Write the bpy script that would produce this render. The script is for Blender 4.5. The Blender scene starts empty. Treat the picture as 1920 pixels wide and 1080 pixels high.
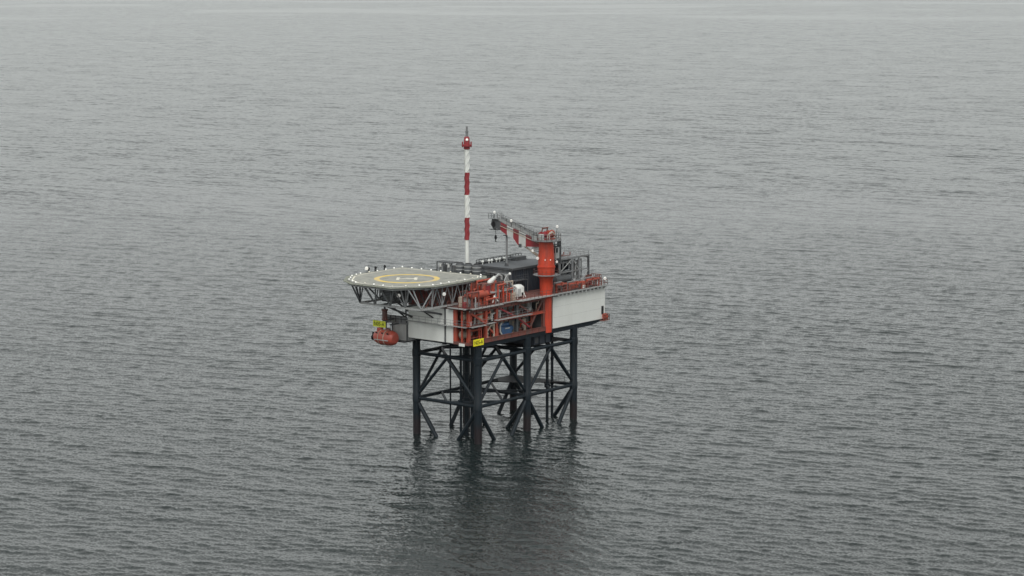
import bpy, math, random
import numpy as np
from mathutils import Vector, Matrix
R = math.radians
random.seed(5)
S = bpy.context.scene
C = S.collection

# ---------------------------------------------------------------- camera
CAM = Vector((-318.662, -262.380, 87.823))
YAW = 0.897522                       # clockwise from +Y
cd = bpy.data.cameras.new('camera'); cam = bpy.data.objects.new('camera', cd); C.objects.link(cam)
cd.sensor_width = 36; cd.lens = 78.0; cd.clip_start = 1; cd.clip_end = 200000
cam.location = CAM; cam.rotation_euler = (R(90) - 0.139709, 0, -YAW)
S.camera = cam

# ---------------------------------------------------------------- overcast light
SUN_EL, SUN_AZ = R(52), R(231)       # azimuth clockwise from +Y: the sun stands high behind the viewer
w = bpy.data.worlds.new('World'); S.world = w; w.use_nodes = True
nt = w.node_tree; bg = nt.nodes['Background']
sky = nt.nodes.new('ShaderNodeTexSky'); sky.sky_type = 'NISHITA'; sky.sun_disc = False
sky.sun_elevation = SUN_EL; sky.sun_rotation = SUN_AZ; sky.air_density = 1.0; sky.dust_density = 4.0; sky.ozone_density = 0.5
hs = nt.nodes.new('ShaderNodeHueSaturation'); hs.inputs['Saturation'].default_value = 0.04
mx = nt.nodes.new('ShaderNodeMix'); mx.data_type = 'RGBA'; mx.inputs[0].default_value = 0.47
mx.inputs[7].default_value = (6.6, 6.95, 6.8, 1)      # cloud deck
nt.links.new(sky.outputs[0], hs.inputs['Color']); nt.links.new(hs.outputs[0], mx.inputs[6])
nt.links.new(mx.outputs[2], bg.inputs[0]); bg.inputs[1].default_value = 0.12
sl = bpy.data.lights.new('sun', 'SUN'); sun = bpy.data.objects.new('sun', sl); C.objects.link(sun)
sl.energy = 0.9; sl.angle = R(25); sl.color = (1, 0.97, 0.93)
sd = Vector((math.sin(SUN_AZ) * math.cos(SUN_EL), math.cos(SUN_AZ) * math.cos(SUN_EL), math.sin(SUN_EL)))
sun.rotation_euler = sd.to_track_quat('Z', 'Y').to_euler(); sun.location = sd * 300
S.view_settings.view_transform = 'Standard'; S.view_settings.look = 'None'
S.view_settings.exposure = 0.345; S.view_settings.gamma = 1.0
S.cycles.max_bounces = 6; S.cycles.volume_bounces = 0

# ---------------------------------------------------------------- materials
def mat(name, col, rough=0.55, dirt=None, amount=0.35, scale=0.9, metal=0.0, streak=True, emit=0):
    m = bpy.data.materials.new(name); m.use_nodes = True
    t = m.node_tree; b = t.nodes['Principled BSDF']
    b.inputs['Roughness'].default_value = rough; b.inputs['Metallic'].default_value = metal
    b.inputs['Base Color'].default_value = (*col, 1)
    if emit:
        b.inputs['Emission Color'].default_value = (1, .97, .9, 1); b.inputs['Emission Strength'].default_value = emit
    if dirt:
        g = t.nodes.new('ShaderNodeNewGeometry')
        mp = t.nodes.new('ShaderNodeMapping'); mp.inputs['Scale'].default_value = (1, 1, .25 if streak else 1)
        n = t.nodes.new('ShaderNodeTexNoise'); n.inputs['Scale'].default_value = scale; n.inputs['Detail'].default_value = 6
        n.inputs['Roughness'].default_value = .65
        r = t.nodes.new('ShaderNodeMapRange'); r.inputs[1].default_value = .46; r.inputs[2].default_value = .68
        r.inputs[4].default_value = amount
        x = t.nodes.new('ShaderNodeMix'); x.data_type = 'RGBA'
        x.inputs[6].default_value = (*col, 1); x.inputs[7].default_value = (*dirt, 1)
        t.links.new(g.outputs['Position'], mp.inputs[0]); t.links.new(mp.outputs[0], n.inputs['Vector'])
        t.links.new(n.outputs[0], r.inputs[0]); t.links.new(r.outputs[0], x.inputs[0])
        t.links.new(x.outputs[2], b.inputs['Base Color'])
    return m
RUST = (.12, .05, .025)
M = dict(
    white=mat('white_cladding', (.67, .685, .65), .5, (.5, .5, .46), .22, .5),
    lightgrey=mat('light_grey_paint', (.42, .43, .42), .55, (.22, .19, .16), .5),
    pale=mat('worn_white_paint', (.5, .51, .49), .55, (.33, .33, .31), .5),
    grey=mat('grey_steel', (.2, .21, .215), .55, (.1, .085, .075), .6),
    darkgrey=mat('dark_grey_steel', (.07, .075, .08), .6, (.04, .035, .03), .5),
    navy=mat('navy_cladding', (.022, .029, .042), .55, (.05, .05, .055), .4, .7),
    roof=mat('roof_sheet', (.085, .092, .1), .7, (.05, .052, .055), .6, .35, streak=False),
    jacket=mat('jacket_coating', (.0075, .0135, .019), .55, (.014, .016, .017), .5),
    red=mat('red_paint', (.4, .068, .038), .6, (.15, .065, .048), .75, 1.3),
    dullred=mat('dull_red_steel', (.17, .055, .042), .6, (.085, .062, .055), .85, 1.1),
    orange=mat('orange_red_paint', (.52, .052, .02), .5, (.3, .045, .025), .9, 1.0),
    crimson=mat('crimson_paint', (.25, .024, .03), .5, (.17, .028, .03), .6),
    boatred=mat('lifeboat_shell', (.42, .08, .055), .42, (.26, .085, .065), .7, .8),
    beige=mat('beige_coating', (.42, .36, .29), .55, (.22, .15, .11), .6),
    blue=mat('blue_paint', (.03, .09, .2), .45, (.05, .06, .08), .5, 1.5),
    yellow=mat('sign_yellow', (.8, .72, .02), .5),
    lime=mat('sign_lime_yellow', (.62, .66, .05), .5),
    black=mat('black_paint', (.012, .012, .014), .6),
    deck=mat('helideck_plate', (.29, .288, .255), .8, (.17, .175, .16), .9, .7, streak=False),
    edge=mat('safety_net_mesh', (.2, .21, .17), .8, (.16, .16, .12), .6, 1.0),
    circle=mat('circle_yellow', (.7, .5, .1), .7, (.46, .4, .33), 1.0, .22, streak=False),
    worn=mat('worn_white', (.75, .72, .6), .8, (.4, .38, .32), .8, .8, streak=False),
    plate=mat('red_deck_plate', (.16, .06, .05), .75, (.1, .075, .065), .7, .5, streak=False),
    lamp=mat('lamp_glass', (.85, .85, .8), .3, emit=.18),
    galv=mat('galvanised', (.33, .34, .335), .5, (.2, .19, .18), .6),
)
# jacket leg: dark coating with a rust-brown splash zone above the water
def leg_material():
    m = M['jacket'].copy(); m.name = 'jacket_leg_coating'; t = m.node_tree; b = t.nodes['Principled BSDF']
    old = b.inputs['Base Color'].links[0].from_socket
    g = t.nodes.new('ShaderNodeNewGeometry'); sp = t.nodes.new('ShaderNodeSeparateXYZ'); t.links.new(g.outputs['Position'], sp.inputs[0])
    n = t.nodes.new('ShaderNodeTexNoise'); n.inputs['Scale'].default_value = 1.2; t.links.new(g.outputs['Position'], n.inputs['Vector'])
    a = t.nodes.new('ShaderNodeMath'); a.operation = 'MULTIPLY_ADD'; a.inputs[1].default_value = 2.0
    t.links.new(n.outputs[0], a.inputs[0]); t.links.new(sp.outputs[2], a.inputs[2])
    r = t.nodes.new('ShaderNodeMapRange'); r.inputs[1].default_value = 5.2; r.inputs[2].default_value = 3.6; r.inputs[4].default_value = .45
    t.links.new(a.outputs[0], r.inputs[0])
    x = t.nodes.new('ShaderNodeMix'); x.data_type = 'RGBA'; x.inputs[7].default_value = (.03, .014, .012, 1)
    t.links.new(old, x.inputs[6]); t.links.new(r.outputs[0], x.inputs[0]); t.links.new(x.outputs[2], b.inputs['Base Color'])
    return m
for q in ('jacket', 'black'): M[q].node_tree.nodes['Principled BSDF'].inputs['Specular IOR Level'].default_value = .25
M['leg'] = leg_material()

# ---------------------------------------------------------------- mesh builder
class MB:
    def __init__(s): s.v = []; s.f = []; s.m = []
    def add(s, vs, fs, mi=0):
        o = len(s.v); s.v += [tuple(p) for p in vs]; s.f += [tuple(i + o for i in q) for q in fs]; s.m += [mi] * len(fs); return s
    def box(s, x0, x1, y0, y1, z0, z1, mi=0):
        v = [(x, y, z) for z in (z0, z1) for x, y in ((x0, y0), (x1, y0), (x1, y1), (x0, y1))]
        return s.add(v, [(3, 2, 1, 0), (4, 5, 6, 7), (0, 1, 5, 4), (1, 2, 6, 5), (2, 3, 7, 6), (3, 0, 4, 7)], mi)
    def frame(s, d):
        d = Vector(d).normalized(); u = d.cross(Vector((0, 0, 1)))
        if u.length < 1e-4: u = Vector((1, 0, 0))
        u.normalize(); return d, u, u.cross(d)
    def cone(s, a, b, ra, rb, n=12, cap=True, mi=0):
        a, b = Vector(a), Vector(b); d, u, k = s.frame(b - a); v = []
        for c, r in ((a, ra), (b, rb)):
            for i in range(n):
                t = 2 * math.pi * i / n; v.append(c + u * (r * math.cos(t)) + k * (r * math.sin(t)))
        f = [(i, n + i, n + (i + 1) % n, (i + 1) % n) for i in range(n)]
        if cap: f += [tuple(range(n)), tuple(range(2 * n - 1, n - 1, -1))]
        return s.add(v, f, mi)
    def bar(s, a, b, r, n=10, mi=0): return s.cone(a, b, r, r, n, True, mi)
    def beam(s, a, b, wd, ht, mi=0):                   # rectangular section
        a, b = Vector(a), Vector(b); d, u, k = s.frame(b - a); v = []
        for c in (a, b):
            for p, q in ((-1, -1), (1, -1), (1, 1), (-1, 1)): v.append(c + u * (p * wd / 2) + k * (q * ht / 2))
        return s.add(v, [(0, 1, 2, 3)[::-1], (4, 5, 6, 7), (0, 1, 5, 4), (1, 2, 6, 5), (2, 3, 7, 6), (3, 0, 4, 7)], mi)
    def tube(s, pts, r, n=8, mi=0):
        for a, b in zip(pts, pts[1:]): s.bar(a, b, r, n, mi)
        for p in pts[1:-1]: s.ball(p, r * 1.02, 8, 5, mi)
        return s
    def lathe(s, prof, o=(0, 0, 0), ax='z', n=20, mi=0):
        o = Vector(o); v = []; f = []
        for r, h in prof:
            for i in range(n):
                t = 2 * math.pi * i / n; c, q = r * math.cos(t), r * math.sin(t)
                v.append(o + Vector({'z': (c, q, h), 'x': (h, c, q), 'y': (q, h, c)}[ax]))
        for j in range(len(prof) - 1):
            for i in range(n):
                f.append((j * n + i, j * n + (i + 1) % n, (j + 1) * n + (i + 1) % n, (j + 1) * n + i))
        f += [tuple(range(n))[::-1], tuple(range((len(prof) - 1) * n, len(prof) * n))]
        return s.add(v, f, mi)
    def ball(s, c, r, n=12, k=8, mi=0):
        return s.lathe([(max(r * math.sin(math.pi * j / k), r * .02), -r * math.cos(math.pi * j / k)) for j in range(k + 1)], c, 'z', n, mi)
    def prism(s, poly, z0, z1, mi=0):
        n = len(poly); v = [(x, y, z0) for x, y in poly] + [(x, y, z1) for x, y in poly]
        return s.add(v, [tuple(range(n))[::-1], tuple(range(n, 2 * n))] + [(i, (i + 1) % n, n + (i + 1) % n, n + i) for i in range(n)], mi)
    def prism_x(s, poly, x0, x1, mi=0):                # profile in (y, z)
        n = len(poly); v = [(x0, y, z) for y, z in poly] + [(x1, y, z) for y, z in poly]
        return s.add(v, [tuple(range(n))[::-1], tuple(range(n, 2 * n))] + [(i, (i + 1) % n, n + (i + 1) % n, n + i) for i in range(n)], mi)
    def rail(s, pts, h=1.1, step=1.4, r=.04, mi=0, mid=True):
        pts = [Vector(p) for p in pts]
        for a, b in zip(pts, pts[1:]):
            for q in (h, h * .52) if mid else (h,): s.bar(a + Vector((0, 0, q)), b + Vector((0, 0, q)), r, 5, mi)
            n = max(1, int(round((b - a).length / step)))
            for i in range(n + 1):
                p = a.lerp(b, i / n); s.bar(p, p + Vector((0, 0, h)), r, 5, mi)
        return s
    def build(s, name, m, parent=None, label=None, bevel=0, smooth=True):
        o0 = org.get(parent, Vector((0, 0, 0))) if parent else Vector((0, 0, 0))
        me = bpy.data.meshes.new(name); me.from_pydata([tuple(Vector(p) - o0) for p in s.v], [], s.f)
        ms = m if isinstance(m, (list, tuple)) else [m]
        for q in ms: me.materials.append(M[q] if isinstance(q, str) else q)
        if len(ms) > 1: me.polygons.foreach_set('material_index', s.m)
        import bmesh
        bm = bmesh.new(); bm.from_mesh(me); bmesh.ops.recalc_face_normals(bm, faces=bm.faces)
        if bevel: bmesh.ops.bevel(bm, geom=bm.edges[:], offset=bevel, segments=1, affect='EDGES', clamp_overlap=True)
        bm.to_mesh(me); bm.free()
        if smooth:
            me.polygons.foreach_set('use_smooth', [True] * len(me.polygons)); me.set_sharp_from_angle(angle=R(38))
        o = bpy.data.objects.new(name, me); C.objects.link(o)
        if parent: o.parent = parent
        org[o] = o0
        if label: o['label'] = label
        return o
org = {}
def thing(name, label, cat, loc=(0, 0, 0), group=None):
    o = bpy.data.objects.new(name, None); C.objects.link(o); o.location = loc; o.empty_display_size = .3
    o['label'] = label; o['category'] = cat
    if group: o['group'] = group
    org[o] = Vector(loc); return o
def part(name, m, parent, fn, label=None, bevel=0):
    b = MB(); fn(b); return b.build(name, m, parent, label, bevel)

# ---------------------------------------------------------------- sea
FW = Vector((math.sin(YAW), math.cos(YAW))); RT = Vector((math.cos(YAW), -math.sin(YAW)))
WIND = R(-32)                                           # crests run along RT turned by this angle
CREST = np.array(RT * math.cos(WIND) + FW * math.sin(WIND)); WDIR = np.array((-CREST[1], CREST[0]))
def build_sea():
    rng = np.random.default_rng(3)
    a0 = math.atan2(FW.y, FW.x)
    fine = np.arange(-0.34, 0.3401, 0.0008)
    coarse = np.linspace(0.34, 2 * math.pi - 0.34, 62)[1:-1]
    ang = np.concatenate([fine, coarse]); na = len(ang)
    rad = [2, 40, 120, 200, 250]; r = 276.0
    while r < 1050: rad.append(r); r += 0.42 if r < 560 else 0.42 + (r - 560) * .0016
    while r < 90000: rad.append(r); r *= 1.035
    rad = np.array(rad); nr = len(rad)
    A, Rr = np.meshgrid(ang, rad)
    X = CAM.x + Rr * np.cos(A + a0); Y = CAM.y + Rr * np.sin(A + a0)
    def ss(x, a, b): t = np.clip((x - a) / (b - a), 0, 1); return t * t * (3 - 2 * t)
    fade = ss(Rr, 278, 300) * (1 - ss(Rr, 700, 1040)) * (1 - ss(np.abs(np.where(A > math.pi, A - 2 * math.pi, A)), .29, .335))
    act = fade > 0
    x, y = X[act].astype(np.float32), Y[act].astype(np.float32)
    N = 170; z = np.zeros_like(x); dx = np.zeros_like(x); dy = np.zeros_like(x)
    lam = np.exp(rng.uniform(math.log(1.0), math.log(3.8), N)); lam[:40] = np.exp(rng.uniform(math.log(4), math.log(15), 40)); MSS = 0.0175
    wd = math.atan2(WDIR[1], WDIR[0])
    for l in lam:
        k = 2 * math.pi / l; th = (wd if l < 5 else wd + .12) + rng.normal(0, .62 if l < 2 else .48 if l < 5 else .36); ph = rng.uniform(0, 6.28)
        kx, ky = k * math.cos(th), k * math.sin(th); s = math.sqrt(2 * MSS / N) * (1.05 if l < 4.6 else .58); a = s / k
        p = (kx * x + ky * y + np.float32(ph)).astype(np.float32); c, q = np.cos(p), np.sin(p)
        z += a * c; dx -= 1.1 * a * math.cos(th) * q; dy -= 1.1 * a * math.sin(th) * q
    Z = np.zeros_like(X); f = fade[act]; Z[act] = z * f; X[act] += dx * f; Y[act] += dy * f
    co = np.stack([X, Y, Z], -1).reshape(-1, 3).astype(np.float32)
    i = np.arange(nr - 1)[:, None] * na; j = np.arange(na)[None, :]; j2 = (j + 1) % na
    q = np.stack([i + j, i + na + j, i + na + j2, i + j2], -1).reshape(-1, 4).astype(np.int32)
    me = bpy.data.meshes.new('sea'); me.vertices.add(len(co)); me.vertices.foreach_set('co', co.ravel())
    me.loops.add(q.size); me.loops.foreach_set('vertex_index', q.ravel())
    me.polygons.add(len(q)); me.polygons.foreach_set('loop_start', np.arange(0, q.size, 4, dtype=np.int32))
    me.polygons.foreach_set('use_smooth', np.ones(len(q), bool))
    me.update(calc_edges=True)
    at = me.attributes.new('calm', 'FLOAT', 'POINT'); at.data.foreach_set('value', (1 - fade).ravel().astype(np.float32))
    if me.polygons[0].normal.z < 0: me.flip_normals()
    o = bpy.data.objects.new('sea', me); C.objects.link(o); o['kind'] = 'structure'
    o['label'] = 'grey green wind-rippled open sea'
    # water
    m = bpy.data.materials.new('sea_water'); m.use_nodes = True; t = m.node_tree; b = t.nodes['Principled BSDF']; me.materials.append(m)
    b.inputs['Base Color'].default_value = (.012, .018, .018, 1); b.inputs['Roughness'].default_value = .05; b.inputs['IOR'].default_value = 1.333
    def nd(k, **kw):
        n = t.nodes.new(k)
        for a_, v_ in kw.items(): setattr(n, a_, v_)
        return n
    def math_(op, a_, b_):
        n = nd('ShaderNodeMath', operation=op)
        for i_, v_ in enumerate((a_, b_)):
            if isinstance(v_, (int, float)): n.inputs[i_].default_value = v_
            else: t.links.new(v_, n.inputs[i_])
        return n.outputs[0]
    geo = nd('ShaderNodeNewGeometry'); rot = nd('ShaderNodeMapping', vector_type='POINT')
    rot.inputs['Rotation'].default_value = (0, 0, -math.atan2(CREST[1], CREST[0]))      # x along the crests, y down wind
    t.links.new(geo.outputs['Position'], rot.inputs[0])
    def noise(sx, sy, detail, rough=.55, src=None):
        mp = nd('ShaderNodeMapping'); mp.inputs['Scale'].default_value = (sx, sy, 0); t.links.new(src or rot.outputs[0], mp.inputs[0])
        n = nd('ShaderNodeTexNoise'); n.inputs['Scale'].default_value = 1; n.inputs['Detail'].default_value = detail; n.inputs['Roughness'].default_value = rough
        t.links.new(mp.outputs[0], n.inputs['Vector']); return n
    def slopes(n, amp, cross):
        sp = nd('ShaderNodeSeparateColor'); t.links.new(n.outputs['Color'], sp.inputs[0])
        return math_('MULTIPLY', math_('SUBTRACT', sp.outputs[0], .5), amp), math_('MULTIPLY', math_('SUBTRACT', sp.outputs[1], .5), amp * cross)
    s1, c1 = slopes(noise(1.9, 3.8, 3), .84, .9)              # small wind ripples everywhere
    s2, c2 = slopes(noise(.28, .6, 3), 1.25, .65)            # the larger waves where the sheet itself is flat
    s2b, c2b = slopes(noise(.045, .16, 2), .95, .4)
    s3, c3 = slopes(noise(.011, .034, 3), .36, .3)         # long low swell, seen best far out
    ca = nd('ShaderNodeAttribute', attribute_name='calm').outputs['Fac']
    gust = nd('ShaderNodeMapRange'); gust.inputs[1].default_value = .3; gust.inputs[2].default_value = .7; gust.inputs[3].default_value = .68; gust.inputs[4].default_value = 1.28
    t.links.new(noise(.004, .013, 4).outputs[0], gust.inputs[0])
    # smooth bands of calm water far out
    va = nd('ShaderNodeVectorMath', operation='SUBTRACT'); va.inputs[1].default_value = (CAM.x, CAM.y, 0); t.links.new(geo.outputs['Position'], va.inputs[0])
    rf = nd('ShaderNodeMapping'); rf.inputs['Rotation'].default_value = (0, 0, -math.atan2(RT.y, RT.x)); t.links.new(va.outputs[0], rf.inputs[0])
    sx = nd('ShaderNodeSeparateXYZ'); t.links.new(rf.outputs[0], sx.inputs[0])
    far = nd('ShaderNodeMapRange'); far.inputs[1].default_value = 3900; far.inputs[2].default_value = 5200; t.links.new(sx.outputs[1], far.inputs[0])
    sm = nd('ShaderNodeMapRange'); sm.inputs[1].default_value = .5; sm.inputs[2].default_value = .6; t.links.new(noise(.0011, .0012, 5, .6, rf.outputs[0]).outputs[0], sm.inputs[0])
    slick = math_('SUBTRACT', 1.0, math_('MULTIPLY', math_('MULTIPLY', far.outputs[0], sm.outputs[0]), .95))
    amp = math_('MULTIPLY', gust.outputs[0], slick)
    su = math_('MULTIPLY', math_('ADD', s1, math_('ADD', math_('MULTIPLY', s3, math_('ADD', math_('MULTIPLY', ca, .75), .25)), math_('MULTIPLY', ca, math_('ADD', s2, s2b)))), amp)
    cu = math_('MULTIPLY', math_('ADD', c1, math_('MULTIPLY', ca, math_('ADD', c2, c2b))), amp)
    def vec(d, f_):
        n = nd('ShaderNodeVectorMath', operation='SCALE'); n.inputs[0].default_value = (d[0], d[1], 0); t.links.new(f_, n.inputs['Scale']); return n.outputs[0]
    def vadd(a_, b_):
        n = nd('ShaderNodeVectorMath', operation='ADD'); t.links.new(a_, n.inputs[0]); t.links.new(b_, n.inputs[1]); return n.outputs[0]
    nn = nd('ShaderNodeVectorMath', operation='NORMALIZE')
    t.links.new(vadd(geo.outputs['Normal'], vadd(vec(WDIR, su), vec(CREST, cu))), nn.inputs[0])
    t.links.new(nn.outputs[0], b.inputs['Normal'])
    return o
build_sea()

# ---------------------------------------------------------------- haze
hz = MB().box(-22000, 22000, -22000, 22000, -3, 96).build('haze', 'white', smooth=False); hz['kind'] = 'stuff'; hz['label'] = 'thin pale sea haze'
hm = bpy.data.materials.new('haze_air'); hm.use_nodes = True; ht = hm.node_tree; ht.nodes.clear()
ho = ht.nodes.new('ShaderNodeOutputMaterial'); hv = ht.nodes.new('ShaderNodeVolumePrincipled')
hv.inputs['Color'].default_value = (.95, .97, .97, 1); hv.inputs['Density'].default_value = 1.1e-5; hv.inputs['Anisotropy'].default_value = 0
ht.links.new(hv.outputs[0], ho.inputs['Volume']); hz.data.materials.clear(); hz.data.materials.append(hm)
hz.display_type = 'WIRE'

# ---------------------------------------------------------------- jacket
W = 15.37; L = 30.0; ZU, ZL, ZB = 15.85, 7.0, -3.8
jk = thing('steel_jacket', 'black six-legged steel jacket standing in the sea under the platform', 'platform jacket', (L / 2, W / 2, 0))
nodes = [(x, y) for y in (0, W) for x in (0, L / 2, L)]
for x, y in nodes:
    def leg(b, x=x, y=y):
        b.lathe([(.74, -7), (.74, 6.2), (.82, 6.3), (.82, 7.7), (.75, 7.8), (.75, 15.1), (.84, 15.2), (.84, 16.5), (.75, 16.6), (.75, 18.75)], (x, y, 0), 'z', 20)
    part('leg', 'leg', jk, leg)
faces = [((0, 0), (L / 2, 0)), ((L / 2, 0), (L, 0)), ((0, W), (L / 2, W)), ((L / 2, W), (L, W)), ((0, 0), (0, W)), ((L / 2, 0), (L / 2, W)), ((L, 0), (L, W))]
for a, c in faces:
    mid = ((a[0] + c[0]) / 2, (a[1] + c[1]) / 2)
    for z in (ZU, ZL): part('horizontal_brace', 'jacket', jk, lambda b: b.bar((*a, z), (*c, z), .34, 12))
    for e in (a, c):
        part('diagonal_brace', 'jacket', jk, lambda b: b.bar((*e, ZL + .35), (*mid, ZU - .25), .3, 12))
        part('diagonal_brace', 'jacket', jk, lambda b: b.bar((*e, ZL - .35), (*mid, ZB), .4, 12))
    part('brace_node', 'jacket', jk, lambda b: b.bar((mid[0] - (c[0] - a[0]) / L * 1.4, mid[1] - (c[1] - a[1]) / W * 1.2, ZU), (mid[0] + (c[0] - a[0]) / L * 1.4, mid[1] + (c[1] - a[1]) / W * 1.2, ZU), .38, 12))
for z, r in ((ZU, .24), (ZL, .24)):                     # plan bracing
    for k in (0, 1):
        q = ((k * 15, W / 2), (k * 15 + 7.5, 0), (k * 15 + 15, W / 2), (k * 15 + 7.5, W))
        for i in range(4): part('plan_brace', 'jacket', jk, lambda b: b.bar((*q[i], z), (*q[(i + 1) % 4], z), r, 10))
def grating(b, poly, z): b.prism(poly, z, z + .12)
part('access_deck', 'black', jk, lambda b: grating(b, [(22.5, 9.2), (29.4, 1.5), (29.4, 14.2), (24, 14.6), (21.5, 12.5)], 7.35))
part('access_deck', 'black', jk, lambda b: grating(b, [(15.5, 1), (29, .9), (29, 3.2), (24.5, 9), (16, 9)], 16.25))
for p in [[(29.4, 1.8, 7.47), (29.4, 14.2, 7.47)], [(22.5, 9.2, 7.47), (29.4, 1.8, 7.47)]]:
    part('deck_rail', 'darkgrey', jk, lambda b: b.rail(p, 1.1, 1.6, .04))
for x, y in ((2.0, 5.9), (4.9, 6.9), (26.2, 3.7)):
    part('conductor_guide', 'jacket', jk, lambda b: [b.bar((x, y, 6.6), (x, y, 7.4), .58, 14), b.bar((x, y, 7), (x, 0, 7), .16, 8)])
# risers and conductors: pipes running from the sea bed through the jacket to the deck
for x, y, r, lab in ((9.2, 14.6, .16, 'thin dark pipe standing between the left pair of jacket legs'),
                     (2.0, 5.9, .24, 'dark riser pipe just left of the near jacket leg'),
                     (9.4, 12.2, .15, 'thin pipe behind the riser left of the near leg'),
                     (4.9, 6.9, .42, 'thick dark conductor pipe closest to the left of the near leg'),
                     (2.2, 2.6, .36, 'dark caisson pipe almost touching the near jacket leg'),
                     (3.6, 4.4, .36, 'thick dark conductor pipe between the near leg and its neighbours'),
                     (26.2, 3.7, .29, 'dark conductor pipe, nearer of the two between middle and right legs'),
                     (29.4 - .7, 4.4, .27, 'dark conductor pipe beside the right jacket leg, farther of the two')):
    o = thing('riser_pipe', lab, 'pipe', (x, y, 0), 'pipes rising through the jacket')
    part('pipe', 'jacket', o, lambda b: b.bar((x, y, -5), (x, y, 19.1), r, 14))
    for z in (7, 12, 15.9): part('clamp', 'jacket', o, lambda b: b.bar((x, y, z - .2), (x, y, z + .2), r + .1, 14))

# ---------------------------------------------------------------- topside
X0, X1, Y0, Y1 = -3.2, 39.8, -.4, 14.6
ts = thing('platform_topside', 'red and white two-storey topside module with white clad ends on the jacket', 'platform topside', (L / 2, W / 2, 19.2))
P = lambda n, m, fn, lab=None, bv=0: part(n, m, ts, fn, lab, bv)
def girder(b, x0, x1, y, z0, z1, t=.5):                 # I section along x
    b.box(x0, x1, y - t / 2, y + t / 2, z1 - .08, z1); b.box(x0, x1, y - t / 2, y + t / 2, z0, z0 + .08); b.box(x0, x1, y - .05, y + .05, z0 + .08, z1 - .08)
    n = int((x1 - x0) / 2)
    for i in range(n + 1):
        x = x0 + .05 + (x1 - x0 - .1) * i / n; b.box(x - .03, x + .03, y - t / 2 + .03, y + t / 2 - .03, z0 + .08, z1 - .08)
for y in (0, W / 2, Y1 - .3): P('bottom_girder', 'jacket', lambda b: b.prism_x([(y - .3, 18.35), (y + .3, 18.35), (y + .3, 19.18), (y - .3, 19.18)], -1, 35.5))
for x in (0, 15, 30): P('cross_girder', 'jacket', lambda b: b.box(x - .28, x + .28, .35, Y1, 18.4, 19.17))
def haunch(b): b.add([(35.5, -.3, 18.35), (35.5, .3, 18.35), (39.2, .3, 18.95), (39.2, -.3, 18.95), (35.5, -.3, 19.18), (35.5, .3, 19.18), (39.2, .3, 19.18), (39.2, -.3, 19.18)],
    [(0, 1, 2, 3), (4, 5, 6, 7), (0, 1, 5, 4), (1, 2, 6, 5), (2, 3, 7, 6), (3, 0, 4, 7)])
P('bottom_girder', 'jacket', haunch)
P('cellar_deck', 'darkgrey', lambda b: b.box(X0 + .05, X1 - .05, Y0 + .05, Y1, 19.2, 19.45))
P('deck_fascia', 'dullred', lambda b: girder(b, X0 + .3, 20.3, Y0 + .05, 19.19, 20.05, .34))
P('deck_fascia', 'dullred', lambda b: b.box(X0 - .06, X0 + .2, Y0, 3.3, 19.19, 19.75))
P('mezzanine_deck', 'plate', lambda b: b.box(X0 + .1, 4.6, Y0 + .1, 6, 22.5, 22.7))
P('mezzanine_deck', 'plate', lambda b: b.box(4.7, 21, Y0 + .1, 6, 22.95, 23.2))
P('top_deck', 'plate', lambda b: b.box(X0 + .02, 23, Y0 + .02, Y1, 25.75, 26.0))
P('top_deck', 'plate', lambda b: b.box(23.02, X1 - .1, Y0 + .1, Y1, 25.75, 26.0))
P('top_fascia', 'dullred', lambda b: girder(b, X0 + .2, 20.3, Y0 + .1, 25.3, 25.98, .3))
P('mezzanine_fascia', 'red', lambda b: girder(b, 4.7, 20.3, Y0 + .12, 22.7, 23.22, .3))
# white cladding: sheets between trims
def clad_y(b, x0, x1, y, z0, z1, wd=1.03):              # panels on a face looking to -y
    n = int(round((x1 - x0) / wd)); s_ = (x1 - x0) / n
    for i in range(n): b.box(x0 + i * s_ + .008, x0 + (i + 1) * s_ - .008, y - .06, y + .1, z0, z1)
    b.box(x0, x1, y - .045, y + .1, z0 + .02, z1 - .02)
def clad_x(b, y0, y1, x, z0, z1, wd=1.03):
    n = int(round((y1 - y0) / wd)); s_ = (y1 - y0) / n
    for i in range(n): b.box(x - .06, x + .1, y0 + i * s_ + .008, y0 + (i + 1) * s_ - .008, z0, z1)
    b.box(x - .045, x + .1, y0, y1, z0 + .02, z1 - .02)
P('wall_panel', 'white', lambda b: clad_y(b, 22.6, X1, Y0 - .02, 19.3, 25.55), 'long white panelled wall right of the crane column')
P('wall_panel', 'white', lambda b: clad_x(b, Y0 + .1, Y1, X1 - .1, 19.3, 25.55), 'white end wall on the far right')
P('wall_panel', 'white', lambda b: clad_x(b, 3.4, Y1 - .1, X0 - .02, 19.35, 25.7), 'white end wall under the helideck')
P('wall_panel', 'lightgrey', lambda b: b.box(6, 20.5, 3.6, 3.75, 19.5, 25.7), 'light grey inner wall behind the red bracing')
P('wall_panel', 'dullred', lambda b: b.box(X0 + .8, 5.2, 4.0, 4.15, 19.5, 25.7), 'rust red inner wall near the corner')
P('wall_panel', 'darkgrey', lambda b: b.box(20.0, 20.2, .3, 4, 19.5, 25.7))
P('wall_panel', 'lightgrey', lambda b: b.box(X0 + .1, X1 - .3, Y1 - .15, Y1, 19.4, 25.7))
P('doorway', 'black', lambda b: b.box(38.6, 39.35, Y0 - .12, Y0 - .075, 20.2, 21.9))
P('wall_seam', 'lightgrey', lambda b: [b.box(22.65, X1 - .02, Y0 - .1, Y0 - .085, z, z + .03) for z in (21.4, 23.5)])
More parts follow.
